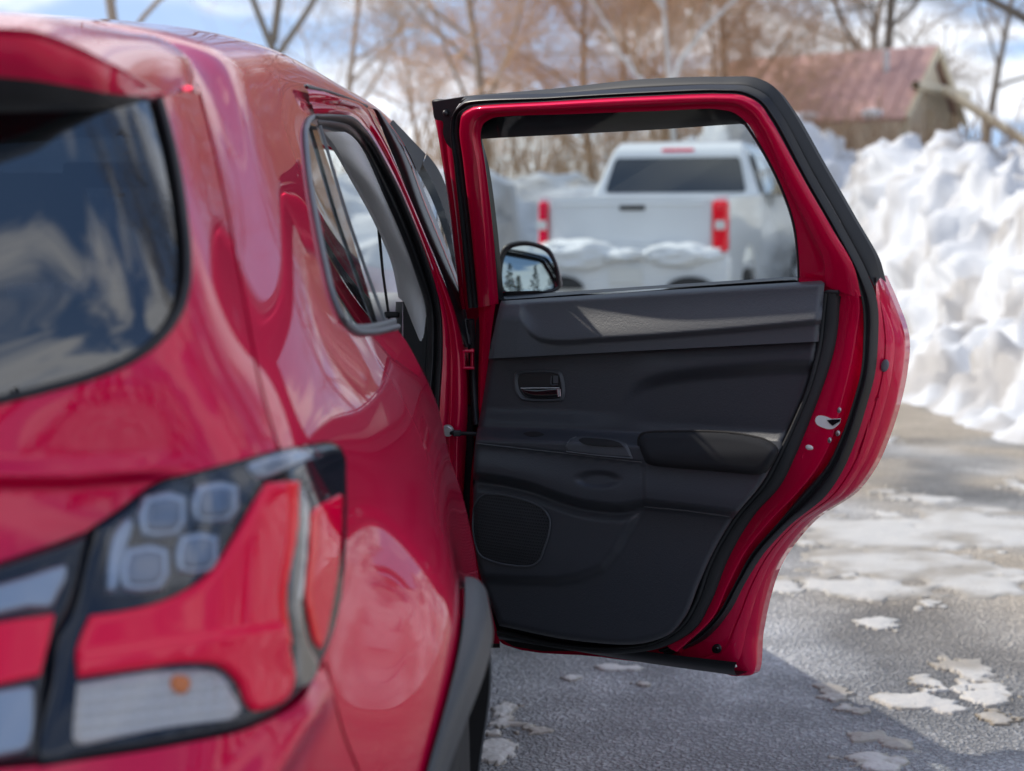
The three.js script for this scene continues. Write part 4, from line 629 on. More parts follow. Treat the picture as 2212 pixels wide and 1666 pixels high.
  part('lock_slide', [tube([[1191, 813], [1191, 831], [1205, 831]].map(([x, y]) => D(x, y, hn(x, y) + 0.003)), 0.0012, 6), sheet([[1195, 812], [1206, 812], [1206, 828], [1195, 828]], 4, 4, (x, y) => D(x, y, hn(x, y) + 0.003))], M.trimUp, hd);
  // padded armrest, switch recess, small slot
  const pad = outline([[1379, 951], [1386, 938], [1402, 934], [1480, 932], [1560, 934], [1620, 942], [1660, 954], [1679, 972], [1670, 996], [1652, 1020], [1640, 1026], [1560, 1020], [1410, 1006], [1396, 1000], [1388, 984]], 6);
  const pf = (x, y) => { const e = distTo(pad, x, y), r = 16; const d = Math.min(1, e / r); return 0.070 + 0.018 * Math.sqrt(1 - (1 - d) ** 2) + 0.010 * sstep(936, 985, y) - 0.004 * sstep(985, 1025, y); };
  part('armrest_pad', sheet(pad, 4, 4, (x, y) => D(x, y, pf(x, y)), { skirt: (x, y) => D(x, y, 0.05), uv: doorUV }), M.cloth, door);
  const sw = outline([[1222, 965], [1240, 945, 1], [1256, 943], [1330, 950], [1352, 958, 1], [1366, 990, 1], [1300, 986], [1224, 977, 1]], 5), sf = pillow(sw, 5, 0.003, 0.0);
  const swm = part('switch_panel', sheet(sw, 3, 3, (x, y) => D(x, y, h(x, y) + 0.001 + sf(x, y)), { skirt: (x, y) => D(x, y, h(x, y) - 0.004) }), M.trimUp, door);
  const wl = outline([[1250, 950], [1258, 946], [1326, 952], [1340, 958], [1346, 965], [1338, 966], [1262, 960]], 5);
  part('switch_well', sheet(wl, 3, 3, (x, y) => D(x, y, h(x, y) + 0.0055)), M.underside, swm);
  const sl = outline([[1130, 937], [1144, 933], [1166, 934], [1176, 939], [1160, 943], [1140, 942]], 4);
  part('slot_cover', sheet(sl, 3, 3, (x, y) => D(x, y, h(x, y) + 0.002)), M.underside, door);
  const bead = (pts, k = 0.0012, hh = 0.0006) => tube(line(pts, 40).map(([x, y]) => D(x, y, h(x, y) + hh)), k, 6, false, 60);
  part('armrest_gap', tube(pad.filter((_, i) => i % 2 === 0).map(([x, y]) => D(x, y, 0.0745)), 0.0024, 6, true, 140), M.underside, door);
  part('armrest_seam', bead([[1352, 958], [1360, 975], [1366, 991]], 0.001, 0.001), M.bead, swm);
  part('armrest_edge', bead([[1028, 958], [1100, 966], [1200, 977], [1300, 989], [1388, 999]]), M.bead, door);
  part('panel_edge', bead([[1392, 1095], [1480, 1103], [1576, 1116]], 0.0014), M.bead, door);
  part('switch_edge', bead([[1224, 976], [1300, 985], [1364, 990]], 0.0012, 0.003), M.bead, swm);
  part('switch_seam', bead([[1222, 965], [1232, 950], [1244, 944]], 0.001, 0.002), M.bead, swm);
  // speaker grille with its ring
  const sp = outline([[1022, 1120], [1028, 1086], [1046, 1069], [1066, 1068], [1140, 1083], [1176, 1102], [1188, 1124], [1186, 1150], [1176, 1184], [1164, 1212], [1150, 1222], [1120, 1223], [1064, 1213], [1038, 1200], [1026, 1170]], 5);
  part('speaker_ring', tube([...sp].filter((_, i) => i % 2 === 0).map(([x, y]) => D(x, y, h(x, y) + 0.002)), 0.0020, 6, true, 160), M.trimUp, door);
  const grille = part('speaker_grille', sheet(sp, 5, 5, (x, y) => D(x, y, h(x, y) + 0.0015 + 0.004 * Math.min(1, distTo(sp, x, y) / 40)), { uv: doorUV }), M.grille, door);
}
// ------------------------------------------------------------------ ground, snow
const aggTex = (() => { const a = new Float32Array(1024 * 1024).fill(0); const r = rng(5); for (let k = 0; k < 24000; k++) { const x = r() * 1024, y = r() * 1024, q = 2.4 + r() * r() * 6.0, v = 0.35 + 0.65 * r(); for (let j = -Math.ceil(q); j <= q; j++) for (let i = -Math.ceil(q); i <= q; i++) { const d = Math.hypot(i, j) / q; if (d > 1) continue; const o = ((Math.floor(y) + j + 1024) % 1024) * 1024 + (Math.floor(x) + i + 1024) % 1024; a[o] = Math.max(a[o], v * Math.sqrt(1 - d * d)); } } return a; })();
const asphaltMap = dataTex(1024, 1024, (i, j, w, h) => { const a = aggTex[j * 1024 + i], n = pfbm(i / w, j / h, 4, 5, 31); const v = 0.42 + 0.58 * a * (0.5 + 0.5 * hash2(i >> 2, j >> 2, 8)) + 0.36 * (n - 0.5); return [v * 0.99, v, v * 1.01]; });
const asphaltBump = dataTex(1024, 1024, (i, j) => aggTex[j * 1024 + i]);
M.asphalt = std('worn asphalt', [0.98, 0.97, 0.96], 0.62, 0, { map: asphaltMap, bumpMap: asphaltBump, bumpScale: 0.012, vertexColors: true });
M.snow = std('ploughed snow', [0.64, 0.652, 0.67], 0.75, 0, { vertexColors: true });
M.ice = std('packed snow', [0.53, 0.525, 0.51], 0.5, 0, { vertexColors: true, bumpMap: rep(grainTex, 1), bumpScale: 0.004 });
function mesh2(xs, zs, f, color, uvs = 1) { const pos = [], col = [], uv = [], idx = [], n = xs.length; for (const z of zs) for (const x of xs) { const y = f(x, z); pos.push(x, y, z); uv.push(x * uvs, z * uvs); col.push(...color(x, z, y)); } for (let j = 0; j < zs.length - 1; j++) for (let i = 0; i < n - 1; i++) { const a = j * n + i; idx.push(a, a + n, a + 1, a + 1, a + n, a + n + 1); } const g = new THREE.BufferGeometry(); g.setAttribute('position', new THREE.Float32BufferAttribute(pos, 3)); g.setAttribute('uv', new THREE.Float32BufferAttribute(uv, 2)); g.setAttribute('color', new THREE.Float32BufferAttribute(col, 3)); g.setIndex(idx); g.computeVertexNormals(); return g; }
const range = (...segs) => { const o = [segs[0][0]]; for (const [a, b, s] of segs) for (let v = a + s; v < b + s * 0.5; v += s) o.push(Math.min(b, v)); return o; };
function structC(name, g, mat, kind = 'structure', label) { const m = new THREE.Mesh(g, mat); m.name = numbered(name); m.castShadow = m.receiveShadow = true; m.userData.kind = kind; if (label) m.userData.label = label; scene.add(m); return m; }
structC('ground', mesh2(range([-400, -40, 60], [-40, 40, 20], [40, 400, 60]), range([-600, 200, 50]), () => -0.12, () => [1, 1, 1]), M.snow);
const dirtBase = [0.60, 0.50, 0.37];
function lotColor(x, z) {
  const open = sstep(0.6, 2.0, x + fbm(x * 0.5, z * 0.5, 4.4, 3) * 1.5 - 0.1 * (z + 5)); // sand gathers away from the parked cars
  const salt = sstep(0.0, 0.22, fbm(x * 1.5, z * 0.9, 8.8, 5)), wet = sstep(0.0, 0.22, fbm(x * 1.1 + 4, z * 0.7, 3.9, 5)), fine = fbm(x * 6, z * 5, 9.1, 3);
  const dirt = sstep(-0.08, 0.22, fbm(x * 0.8, z * 0.6, 12.1, 5) + 0.18) * open;
  let c = [0.44, 0.45, 0.465]; c = c.map((v) => v * mix(1, 0.55, wet * (1 - 0.6 * salt)) * mix(1, 1.7, salt * 0.8) * (1 + 0.5 * fine));
  const k = 0.8 * dirt; const w = 1 + 0.25 * open; return [mix(c[0] * w, 0.86, k), mix(c[1] * w * (1 - 0.04 * open), 0.725, k), mix(c[2] * w * (1 - 0.10 * open), 0.55, k)];
}
structC('parking_lot', mesh2(range([-14, -2, 0.5], [-2, 4, 0.06], [4, 12, 0.4]), range([-30, -14, 0.4], [-14, -2.5, 0.06], [-2.5, 22, 0.5]), (x, z) => 0.006 * fbm(x * 0.6, z * 0.6, 1, 2), lotColor, 1 / 1.1), M.asphalt);
const xb = (z) => 2.93 + 0.22 * fbm(z * 0.5, 3, 1, 3) + 0.16 * Math.sin(z * 0.7) + Math.max(0, -17.5 - z) * 0.10 + sstep(-8, -4, z) * 0.45;
function bankBase(x, z) {
  const dR = x - xb(z), dB = -z - (x < 0 ? 21.5 : 23.5) - 0.8 * fbm(x * 0.4, 1, 2, 3), dL = -x - 9.5;
  const d = Math.max(dR, Math.min(dB, 4), dL); if (d < -0.5) return [-0.2, d];
  const pk = (1.80 + 0.35 * fbm(x * 0.33, z * 0.33, 6.2, 3) + 0.25 * Math.exp(-(((z + 16.5) / 2.2) ** 2) - ((x - 4.2) / 1.2) ** 2) - 0.25 * sstep(-12, -8, z) - 0.45 * sstep(-20, -16, z) * sstep(3.9, 5.0, x) + 0.55 * sstep(-15, -19, z) * sstep(1.5, 3.4, x) * sstep(5.2, 4.2, x) + 0.30 * sstep(-21, -25, z) * sstep(2, 4, x)) * mix(1, 0.12, sstep(-3, 1, z));
  const h = pk * Math.pow(sstep(-0.15, mix(3.6, 1.9, sstep(-11, -16, z)), d), 0.85) * (1 - 0.30 * sstep(3, 9, d));
  return [mix(-0.2, h, sstep(-0.5, 0.0, d)), d];
}
const snowColor = (x, z, y) => { const k = sstep(-0.03, 0.24, fbm(x * 1.8, z * 1.8 + y, 31, 5) + 0.14 * sstep(0.6, 0, y)) * 0.66; return [mix(1, 0.46, k), mix(1, 0.40, k), mix(1, 0.34, k)]; };
{
  const g = mesh2(range([-34, 2.4, 0.28], [2.4, 8.5, 0.06], [8.5, 44, 0.7]), range([-48, -27, 0.6], [-27, -7, 0.075], [-7, 24, 0.22]), (x, z) => bankBase(x, z)[0], () => [1, 1, 1]);
  // broken clods: pushed out along the slope, the same size in every direction
  const p = g.attributes.position, n = g.attributes.normal.clone(), c = g.attributes.color;
  for (let i = 0; i < p.count; i++) {
    const x = p.getX(i), y = p.getY(i), z = p.getZ(i), d = bankBase(x, z)[1], a = sstep(-0.35, 0.5, d) * mix(1, 0.3, sstep(-3, 1, z)); if (a <= 0) continue;
    const bl = (k, o) => Math.min(1, Math.sqrt(fbm(x * k + 3 * o, y * k * 1.15 - o, z * k + 2.5 * o, 2) ** 2 + 0.004) * 3.2);
    const e = a * (0.26 * bl(0.75, 1) + 0.24 * bl(1.5, 2) + 0.17 * bl(3.0, 4) + 0.11 * bl(6.2, 6) + 0.06 * fbm(x * 12, y * 12, z * 12, 3) - 0.30);
    p.setXYZ(i, x + n.getX(i) * e, y + n.getY(i) * e, z + n.getZ(i) * e); c.setXYZ(i, ...snowColor(x, z, y));
  }
  g.computeVertexNormals(); structC('snow_bank', g, M.snow);
}
{ // scraps of packed snow and ice left on the asphalt
  const r = rng(77);
  const spots = [[1850, 1150, 150, 40], [2085, 1135, 150, 46], [1950, 1213, 165, 40], [1836, 1262, 95, 32], [2145, 1228, 95, 38], [1712, 1153, 40, 18], [1690, 1262, 40, 14], [1905, 1346, 34, 11], [1925, 1068, 32, 13], [2205, 1050, 45, 14], [1900, 945, 40, 12], [1145, 1578, 40, 10], [1085, 1540, 36, 22], [1070, 1620, 30, 26], [1992, 1471, 32, 15], [2093, 1453, 50, 26], [2128, 1503, 54, 22], [1805, 1488, 34, 15], [1987, 1514, 96, 20], [1831, 1531, 30, 8], [1906, 1602, 74, 24], [1885, 1644, 64, 26], [2141, 1547, 48, 15], [2040, 1440, 22, 9], [1230, 1462, 26, 8], [1330, 1440, 40, 9], [1395, 1478, 24, 6], [2008, 1300, 24, 8]];
  const lot = (x, y) => onPlane(x, y, V3(0, 0.004, 0), V3(0, 1, 0));
  spots.forEach(([cx, cy, rx, ry], q) => {
    const c = lot(cx, cy), ax = lot(cx + rx, cy).distanceTo(c), az = lot(cx, cy - ry).distanceTo(c), sm = Math.min(ax, az);
    const hh = Math.min(0.018, 0.005 + 0.022 * sm), k = 1.1 / Math.pow(sm, 0.75), n = Math.min(110, Math.max(40, Math.round(Math.max(ax, az) * 40)));
    const m = (x, z) => 1 - Math.hypot((x - c.x) / ax, (z - c.z) / az) + 1.6 * fbm(x * k * 0.4 + q * 3, z * k * 0.4, 3.3, 3) + 1.9 * fbm(x * k * 1.6, z * k * 1.6, q, 5);
    const f = (x, z) => { const v = m(x, z), r = Math.max(Math.abs(x - c.x) / ax, Math.abs(z - c.z) / az); return v < 0.02 || r > 1.68 ? -0.02 : 0.004 + hh * sstep(0, 0.9, v) * (0.75 + 0.7 * fbm(x * 11, z * 11, q, 4) + 0.35 * fbm(x * 34, z * 34, q, 3)); };
    const lin = (o, w) => [...Array(n + 1).keys()].map((i) => o + w * 1.75 * (i / n * 2 - 1));
    const g = mesh2(lin(c.x, ax), lin(c.z, az), f, (x, z) => { const t = sstep(-0.1, 0.35, fbm(x * 3, z * 3, 17, 4) + 0.38 * sstep(0.5, 0, m(x, z))) * 0.8 + (q === 22 ? 0.3 : 0); return [mix(1, 0.50, t), mix(0.985, 0.44, t), mix(0.96, 0.36, t)]; });
    structC('snow_patch', g, M.ice);
  });
}
// ------------------------------------------------------------------ white pickup truck
{
  const at = P(1365, 500, 17.2); at.y = 0; const yaw = -17.5 * Math.PI / 180;
  const T = thing('pickup_truck', 'white pickup truck parked nose away beside the snow bank, seen through the door window', 'pickup truck', at); T.rotation.y = yaw; base = V3(0, 0, 0);
  const W = std('white truck paint', [0.74, 0.76, 0.78], 0.35, 0, { clearcoat: 1, clearcoatRoughness: 0.05 }), hw = 0.98;
  const TG = std('truck rear glass', [0.02, 0.024, 0.03], 0.05, 0, { clearcoat: 1 });
  // bed sides: profile in side view, extruded
  const side = new THREE.Shape(); side.moveTo(0, 0.62); side.lineTo(0.02, 1.50); side.lineTo(2.0, 1.56); side.lineTo(2.0, 0.62); side.lineTo(1.75, 0.62); side.absarc(1.25, 0.55, 0.50, 0.14, Math.PI - 0.14, false); side.lineTo(0, 0.62);
  const ext = (sh, d, bevel = 0.02) => { const g = new THREE.ExtrudeGeometry(sh, { depth: d, bevelEnabled: true, bevelSize: bevel, bevelThickness: bevel, bevelSegments: 3, curveSegments: 24 }); g.rotateY(Math.PI / 2); return g; };
  const bs = []; for (const s of [-1, 1]) { const g = ext(side, 0.10); g.translate(s > 0 ? hw - 0.12 : -hw + 0.02, 0, 0); bs.push(g); }
  part('bed', [...bs, box(1.9, 0.08, 2.0, 0, 0.80, -1.0, 0.02)], W, T);
  const tgs = new THREE.Shape(); tgs.moveTo(-0.80, 0.98); tgs.lineTo(-0.81, 1.49); tgs.quadraticCurveTo(0, 1.535, 0.81, 1.49); tgs.lineTo(0.80, 0.98); tgs.lineTo(0, 0.90); tgs.lineTo(-0.80, 0.98);
  const tg = new THREE.ExtrudeGeometry(tgs, { depth: 0.05, bevelEnabled: true, bevelSize: 0.015, bevelThickness: 0.02, bevelSegments: 4, curveSegments: 20 });
  const tgp = part('tailgate', [tg, box(1.5, 0.03, 0.03, 0, 1.44, 0.07, 0.014), box(1.3, 0.025, 0.02, 0, 1.06, 0.07, 0.01)], W, T);
  part('tailgate_handle', [box(0.26, 0.052, 0.04, 0.02, 1.405, 0.075, 0.015)], M.black, tgp);
  for (const s of [-1, 1]) { const lw = s > 0 ? 0.15 : 0.09, l = part('tail_lamp', [box(lw, 0.50, 0.16, s * 0.905, 1.22, 0.02, 0.03), box(lw - 0.035, 0.15, 0.02, s * 0.905, 1.36, 0.10, 0.01), box(lw - 0.035, 0.17, 0.02, s * 0.905, 1.08, 0.10, 0.01)], s > 0 ? M.redLens2 : M.redLens, T); part('reverse_lens', [box(0.10, 0.09, 0.03, s * 0.91, 1.232, 0.10, 0.01)], M.white, l); }
  const bp = new THREE.Shape(); bp.moveTo(-1.0, 0.66); bp.quadraticCurveTo(-1.04, 0.92, -0.92, 0.97); bp.lineTo(-0.48, 0.985); bp.quadraticCurveTo(-0.32, 0.96, -0.14, 0.86); bp.lineTo(0.14, 0.86); bp.quadraticCurveTo(0.32, 0.96, 0.48, 0.985); bp.lineTo(0.92, 0.97); bp.quadraticCurveTo(1.04, 0.92, 1.0, 0.66); bp.lineTo(0.62, 0.60); bp.lineTo(-0.62, 0.60); bp.lineTo(-1.0, 0.66);
  const bg = new THREE.ExtrudeGeometry(bp, { depth: 0.16, bevelEnabled: true, bevelSize: 0.03, bevelThickness: 0.04, bevelSegments: 4, curveSegments: 20 }); bg.translate(0, -0.02, 0.06);
  const bm = part('rear_bumper', bg, W, T);
  const st2 = []; for (const s of [-1, 1]) { const g = new THREE.CylinderGeometry(0.24, 0.24, 0.04, 28, 1, false, 0, Math.PI); g.rotateZ(Math.PI / 2); g.rotateY(-Math.PI / 2); g.scale(1, 0.55, 1); g.translate(s * 0.66, 0.60, 0.30); st2.push(g); }
  for (const g of st2) part('bumper_step', g, M.black, bm);
  for (const [x, w, h, sd] of [[-0.52, 0.44, 0.15, 1], [0.52, 0.40, 0.12, 2], [-0.05, 0.34, 0.07, 3]]) { const g = new THREE.IcosahedronGeometry(1, 5), q = g.attributes.position; for (let i = 0; i < q.count; i++) { const v = V3().fromBufferAttribute(q, i), k = 1 + 0.75 * fbm(v.x * 2.2 + sd * 7, v.y * 2.2, v.z * 2.2, 5); q.setXYZ(i, x + v.x * w * k, 0.93 + v.y * h * k, 0.22 + v.z * 0.14 * k); } const m = mergeVertices((g.deleteAttribute('normal'), g.deleteAttribute('uv'), g)); m.computeVertexNormals(); part('snow_lump', m, std('snow on bumper', [0.80, 0.82, 0.84], 0.8), bm); }
  part('number_plate', [box(0.34, 0.17, 0.02, 0, 0.73, 0.27, 0.01)], M.white, bm);
  // cab
  const cab = new THREE.Shape(); cab.moveTo(2.06, 0.62); cab.lineTo(2.06, 1.56); cab.lineTo(2.20, 2.03); cab.quadraticCurveTo(2.26, 2.12, 2.42, 2.13); cab.lineTo(3.6, 2.13); cab.quadraticCurveTo(3.9, 2.11, 4.05, 1.98); cab.lineTo(4.55, 1.50); cab.lineTo(5.75, 1.40); cab.quadraticCurveTo(5.9, 1.3, 5.9, 0.8); cab.lineTo(5.85, 0.5); cab.lineTo(5.45, 0.55); cab.absarc(4.95, 0.55, 0.48, 0, Math.PI, false); cab.lineTo(2.06, 0.55);
  const cg = ext(cab, 2 * hw - 0.16, 0.05).translate(-hw + 0.08, 0, 0); { const p = cg.attributes.position; for (let i = 0; i < p.count; i++) { const y = p.getY(i); if (y > 1.56) p.setX(i, p.getX(i) * (1 - 0.24 * (y - 1.56) / 0.57)); } cg.computeVertexNormals(); }
  const cm = part('cab', cg, W, T);
  const rwf = (u, v) => { const y = mix(1.60, 1.99, v), w = mix(0.80, 0.705, v); return V3(u * w, y, -2.06 - (y - 1.56) * 0.298 + 0.062); };
  part('rear_window', loft([0, .1, .5, .9, 1].map((v) => [-1, -.95, -.5, 0, .5, .95, 1].map((u) => rwf(u * (v === 0 || v === 1 ? 0.97 : 1), v)))), TG, cm);
  part('brake_lamp', [box(0.36, 0.045, 0.03, 0, 2.07, -2.17, 0.01)], M.redLens, cm);
  const sw = (s, z0, z1) => loft([[V3(s * 0.955, 1.60, -z0), V3(s * 0.955, 1.60, -z1)], [V3(s * 0.80, 2.04, -z0 - 0.12), V3(s * 0.80, 2.04, -z1 + (z1 > 4 ? 0.40 : 0))]]);
  for (const s of [-1, 1]) { part('side_window', sw(s, 2.35, 3.1), TG, cm); part('side_window', sw(s, 3.2, 4.2), TG, cm); }
  for (const s of [-1, 1]) part('side_mirror', [box(0.2, 0.22, 0.10, s * 1.13, 1.58, -4.1, 0.04)], M.black, cm);
  for (const [x, z] of [[0.84, -1.25], [-0.84, -1.25], [0.84, -4.95], [-0.84, -4.95]]) { const g = new THREE.LatheGeometry([[0.24, -0.12], [0.36, -0.125], [0.41, -0.09], [0.42, 0], [0.41, 0.09], [0.36, 0.125], [0.24, 0.12]].map(([r, y]) => new THREE.Vector2(r, y)), 40); g.rotateZ(Math.PI / 2); g.translate(x, 0.42, z); const w = part('wheel', g, M.tyre, T); const c = new THREE.CylinderGeometry(0.24, 0.2, 0.2, 24); c.rotateZ(Math.PI / 2); c.translate(x, 0.42, z); part('rim', c, M.satin, w); }
  part('underbody', [box(1.5, 0.25, 5.4, 0, 0.62, -2.9, 0.05)], M.underside, T);
}
// ------------------------------------------------------------------ house with the red metal roof
{
  const R = P(2026, 103, 36), al = 38 * Math.PI / 180, at = V3(R.x, 0, R.z);
  const hs = thing('house', 'tan house with a faded red metal roof behind the snow bank', 'house', at); hs.rotation.y = 0; base = V3(0, 0, 0);
  const rd = V3(-Math.cos(al), 0, -Math.sin(al)), pd = V3(-Math.sin(al), 0, Math.cos(al)), Y = R.y, LEN = 5.0, RUN = 1.45, DROP = 1.5;
  const Q = (a, b, y) => rd.clone().multiplyScalar(a).addScaledVector(pd, b).setY(y);
  const roofM = std('red metal roof', [0.60, 0.37, 0.33], 0.45), wallM = std('tan siding', [0.72, 0.62, 0.46], 0.8), cream = std('cream trim', [0.70, 0.60, 0.42], 0.6), brick = std('red base', [0.30, 0.09, 0.06], 0.8);
  const slab = (A, B, C, Dd, t) => { const n = B.clone().sub(A).cross(Dd.clone().sub(A)).normalize().multiplyScalar(t); const q = [A, B, C, Dd].map((p) => p.clone().sub(n)); return merge(loft([[A, B], [Dd, C]]), loft([[q[0], q[1]], [q[3], q[2]]]), loft([[A, B, C, Dd, A], [q[0], q[1], q[2], q[3], q[0]]])); };
  const rf = part('roof', [slab(Q(0, 0, Y), Q(LEN, 0, Y), Q(LEN, RUN, Y - DROP), Q(0, RUN, Y - DROP), 0.08), slab(Q(0, 0, Y), Q(LEN, 0, Y), Q(LEN, -RUN, Y - DROP), Q(0, -RUN, Y - DROP), 0.08)], roofM, hs);
  for (let k = 0; k <= 14; k++) { const a = 0.02 + k / 14 * (LEN - 0.04); part('roof_seam', tube([Q(a, 0.01, Y + 0.03), Q(a, RUN, Y - DROP + 0.03)], 0.011, 6), roofM, rf); }
  const vp = Q(0.95, 0.42, Y - 0.42); part('vent_pipe', [box(0.12, 0.5, 0.12, vp.x, vp.y + 0.15, vp.z, 0.04)], M.white, rf);
  const gable = (a) => loft([[Q(a, -RUN + 0.2, 0), Q(a, 0, 0), Q(a, RUN - 0.2, 0)], [Q(a, -RUN + 0.2, Y - DROP), Q(a, 0, Y - DROP), Q(a, RUN - 0.2, Y - DROP)], [Q(a, 0, Y - 0.08), Q(a, 0, Y - 0.08), Q(a, 0, Y - 0.08)]]);
  const wl = part('wall', [gable(0.15), gable(LEN - 0.15), slab(Q(0.15, RUN - 0.2, 0), Q(LEN - 0.15, RUN - 0.2, 0), Q(LEN - 0.15, RUN - 0.2, Y - DROP + 0.1), Q(0.15, RUN - 0.2, Y - DROP + 0.1), 0.1), slab(Q(0.15, -RUN + 0.2, 0), Q(LEN - 0.15, -RUN + 0.2, 0), Q(LEN - 0.15, -RUN + 0.2, Y - DROP + 0.1), Q(0.15, -RUN + 0.2, Y - DROP + 0.1), 0.1)], wallM, hs);
  for (const s of [-1, 1]) part('barge_board', tube([Q(-0.02, 0, Y - 0.03), Q(-0.02, s * RUN, Y - DROP - 0.03)], 0.07, 6), cream, hs);
  part('gable_beam', tube([Q(-0.05, RUN - 0.3, Y - DROP + 0.65), Q(-0.05, -RUN, Y - DROP + 0.62)], 0.10, 8), cream, hs);
  for (const [b, w] of [[RUN - 0.25, 0.10], [0.0, 0.05], [-RUN + 0.25, 0.1]]) part('corner_board', tube([Q(0.10, b, 0), Q(0.10, b, Y - DROP + 0.2)], w, 6), cream, wl);
  const win = (a, b0, b1, y0, y1) => { const f = part('window', [slab(Q(a, b0, y0), Q(a, b1, y0), Q(a, b1, y1), Q(a, b0, y1), 0.04)], cream, wl); part('pane', [slab(Q(a - 0.03, b0 - 0.06, y0 + 0.06), Q(a - 0.03, b1 + 0.06, y0 + 0.06), Q(a - 0.03, b1 + 0.06, y1 - 0.06), Q(a - 0.03, b0 - 0.06, y1 - 0.06), 0.02)], M.gloss, f); };
  win(0.1, 0.75, 0.3, 2.3, 3.1);
  part('foundation', [slab(Q(0.1, -RUN + 0.1, 2.05), Q(0.1, RUN - 0.1, 2.05), Q(0.1, RUN - 0.1, 2.35), Q(0.1, -RUN + 0.1, 2.35), 0.12)], brick, hs);
  // lean-to roof running down to the right
  const a0 = P(2046, 190, 35.6).sub(at), a1 = P(2290, 352, 33.5).sub(at), bk = V3(1.2, 0.1, -3.2);
  const pr = part('porch_roof', [slab(a0, a1, a1.clone().add(bk), a0.clone().add(bk), 0.12)], M.snowHouse ??= std('snow on roof', [0.86, 0.87, 0.88], 0.8), hs);
  part('fascia', tube([a0.clone().add(V3(-0.05, -0.04, 0.03)), a1.clone().add(V3(0, -0.04, 0.03))], 0.10, 8), cream, pr);
  for (const k of [0.35, 0.7, 0.95]) part('porch_post', tube([a0.clone().lerp(a1, k), a0.clone().lerp(a1, k).setY(0)], 0.07, 8), wallM, pr);
  for (const k of [0.15, 0.45, 0.62, 0.9]) { const g = new THREE.SphereGeometry(0.16, 12, 8); g.scale(1.6, 0.7, 1); const q = Q(LEN * k, RUN - 0.05, Y - DROP + 0.1); g.translate(q.x, q.y, q.z); part('snow_lump', g, M.snowHouse, rf); }
}
// ------------------------------------------------------------------ bare trees
function branchSet() { const B = { pos: [], nor: [], uv: [], idx: [] }; B.seg = (pts, rad, n) => { const start = B.pos.length / 3; for (let i = 0; i < pts.length; i++) { const d = pts[Math.min(pts.length - 1, i + 1)].clone().sub(pts[Math.max(0, i - 1)]).normalize(); const a = Math.abs(d.y) < 0.9 ? V3(0, 1, 0) : V3(1, 0, 0), u = d.clone().cross(a).normalize(), v = d.clone().cross(u); for (let k = 0; k < n; k++) { const t = k / n * 2 * Math.PI, q = u.clone().multiplyScalar(Math.cos(t)).addScaledVector(v, Math.sin(t)); B.pos.push(pts[i].x + q.x * rad[i], pts[i].y + q.y * rad[i], pts[i].z + q.z * rad[i]); B.nor.push(q.x, q.y, q.z); B.uv.push(k / n, i * 0.3); } } for (let i = 0; i < pts.length - 1; i++) for (let k = 0; k < n; k++) { const a = start + i * n + k, b = start + i * n + (k + 1) % n; B.idx.push(a, b, a + n, b, b + n, a + n); } }; B.geo = () => { const g = new THREE.BufferGeometry(); g.setAttribute('position', new THREE.Float32BufferAttribute(B.pos, 3)); g.setAttribute('normal', new THREE.Float32BufferAttribute(B.nor, 3)); g.setAttribute('uv', new THREE.Float32BufferAttribute(B.uv, 2)); g.setIndex(B.idx); return g; }; return B; }
function bareTree({ seed, at, h, r, forks, low = 0.35, twigs = 1, droop = 0, spread = 0.7, bark, twigM, label, group, cat = 'tree', name = 'bare_tree' }) {
  const R = rng(seed), trunk = branchSet(), crown = branchSet(), rd = () => R() * 2 - 1;
  const grow = (p, d, len, rad, level) => {
    const n = level < 2 ? 6 : level < 4 ? 4 : 3, pts = [p.clone()], rads = [rad]; let q = p.clone(), dir = d.clone().normalize();
    const end = level === 0 ? 0.35 : 0.3;
    for (let i = 1; i <= n; i++) { dir.add(V3(rd(), rd() * 0.6 + (level > 0 ? 0.10 - droop * level * 0.12 : 0.1), rd()).multiplyScalar(level === 0 ? 0.10 : 0.26)).normalize(); q = q.clone().addScaledVector(dir, len / n); pts.push(q.clone()); rads.push(Math.max(0.0035, rad * mix(1, end, i / n))); }
    (level < 2 ? trunk : crown).seg(pts, rads, level === 0 ? 10 : level === 1 ? 7 : level === 2 ? 5 : 3);
    if (level >= 4) return;
    const kids = [forks?.length ? 0 : 9, 8, Math.round(7 * twigs), Math.round(5 * twigs)][level];
    const lo = level === 0 ? low : 0.22;
    if (level === 0 && forks) for (const [k, f, rr, dd] of forks) { const s = k * n, i = Math.min(n - 1, Math.floor(s)); grow(pts[i].clone().lerp(pts[i + 1], s - i), V3(...dd), len * f, rad * rr, 1); }
    for (let k = 0; k < kids; k++) { const s = mix(lo, 1, (k + R()) / kids) * n, i = Math.min(n - 1, Math.floor(s)), b = pts[i].clone().lerp(pts[i + 1], s - i), br = mix(rads[i], rads[i + 1], s - i); const axis = pts[i + 1].clone().sub(pts[i]).normalize(), side = V3(rd(), rd() * 0.5, rd()).normalize(); side.addScaledVector(axis, -side.dot(axis)).normalize(); const nd = axis.multiplyScalar(1 - spread * 0.5).addScaledVector(side, spread); grow(b, nd, len * mix(0.62, 0.38, R()) * (level === 0 ? 0.8 : 1), br * mix(0.45, 0.65, R()), level + 1); }
  };
  grow(V3(0, 0, 0), V3(rd() * 0.06, 1, rd() * 0.06), h, r, 0);
  const t = thing(name, label, cat, at, group); base = V3(0, 0, 0); part('trunk', trunk.geo(), bark, t); part('crown', crown.geo(), twigM ?? bark, t);
  return t;
}
const barkTex = dataTex(128, 128, (i, j, w, h) => 0.55 + 0.45 * pfbm(i / w, j / h, 8, 4, 55));
const bark = (c) => std('bark', c, 0.9, 0, { map: barkTex });
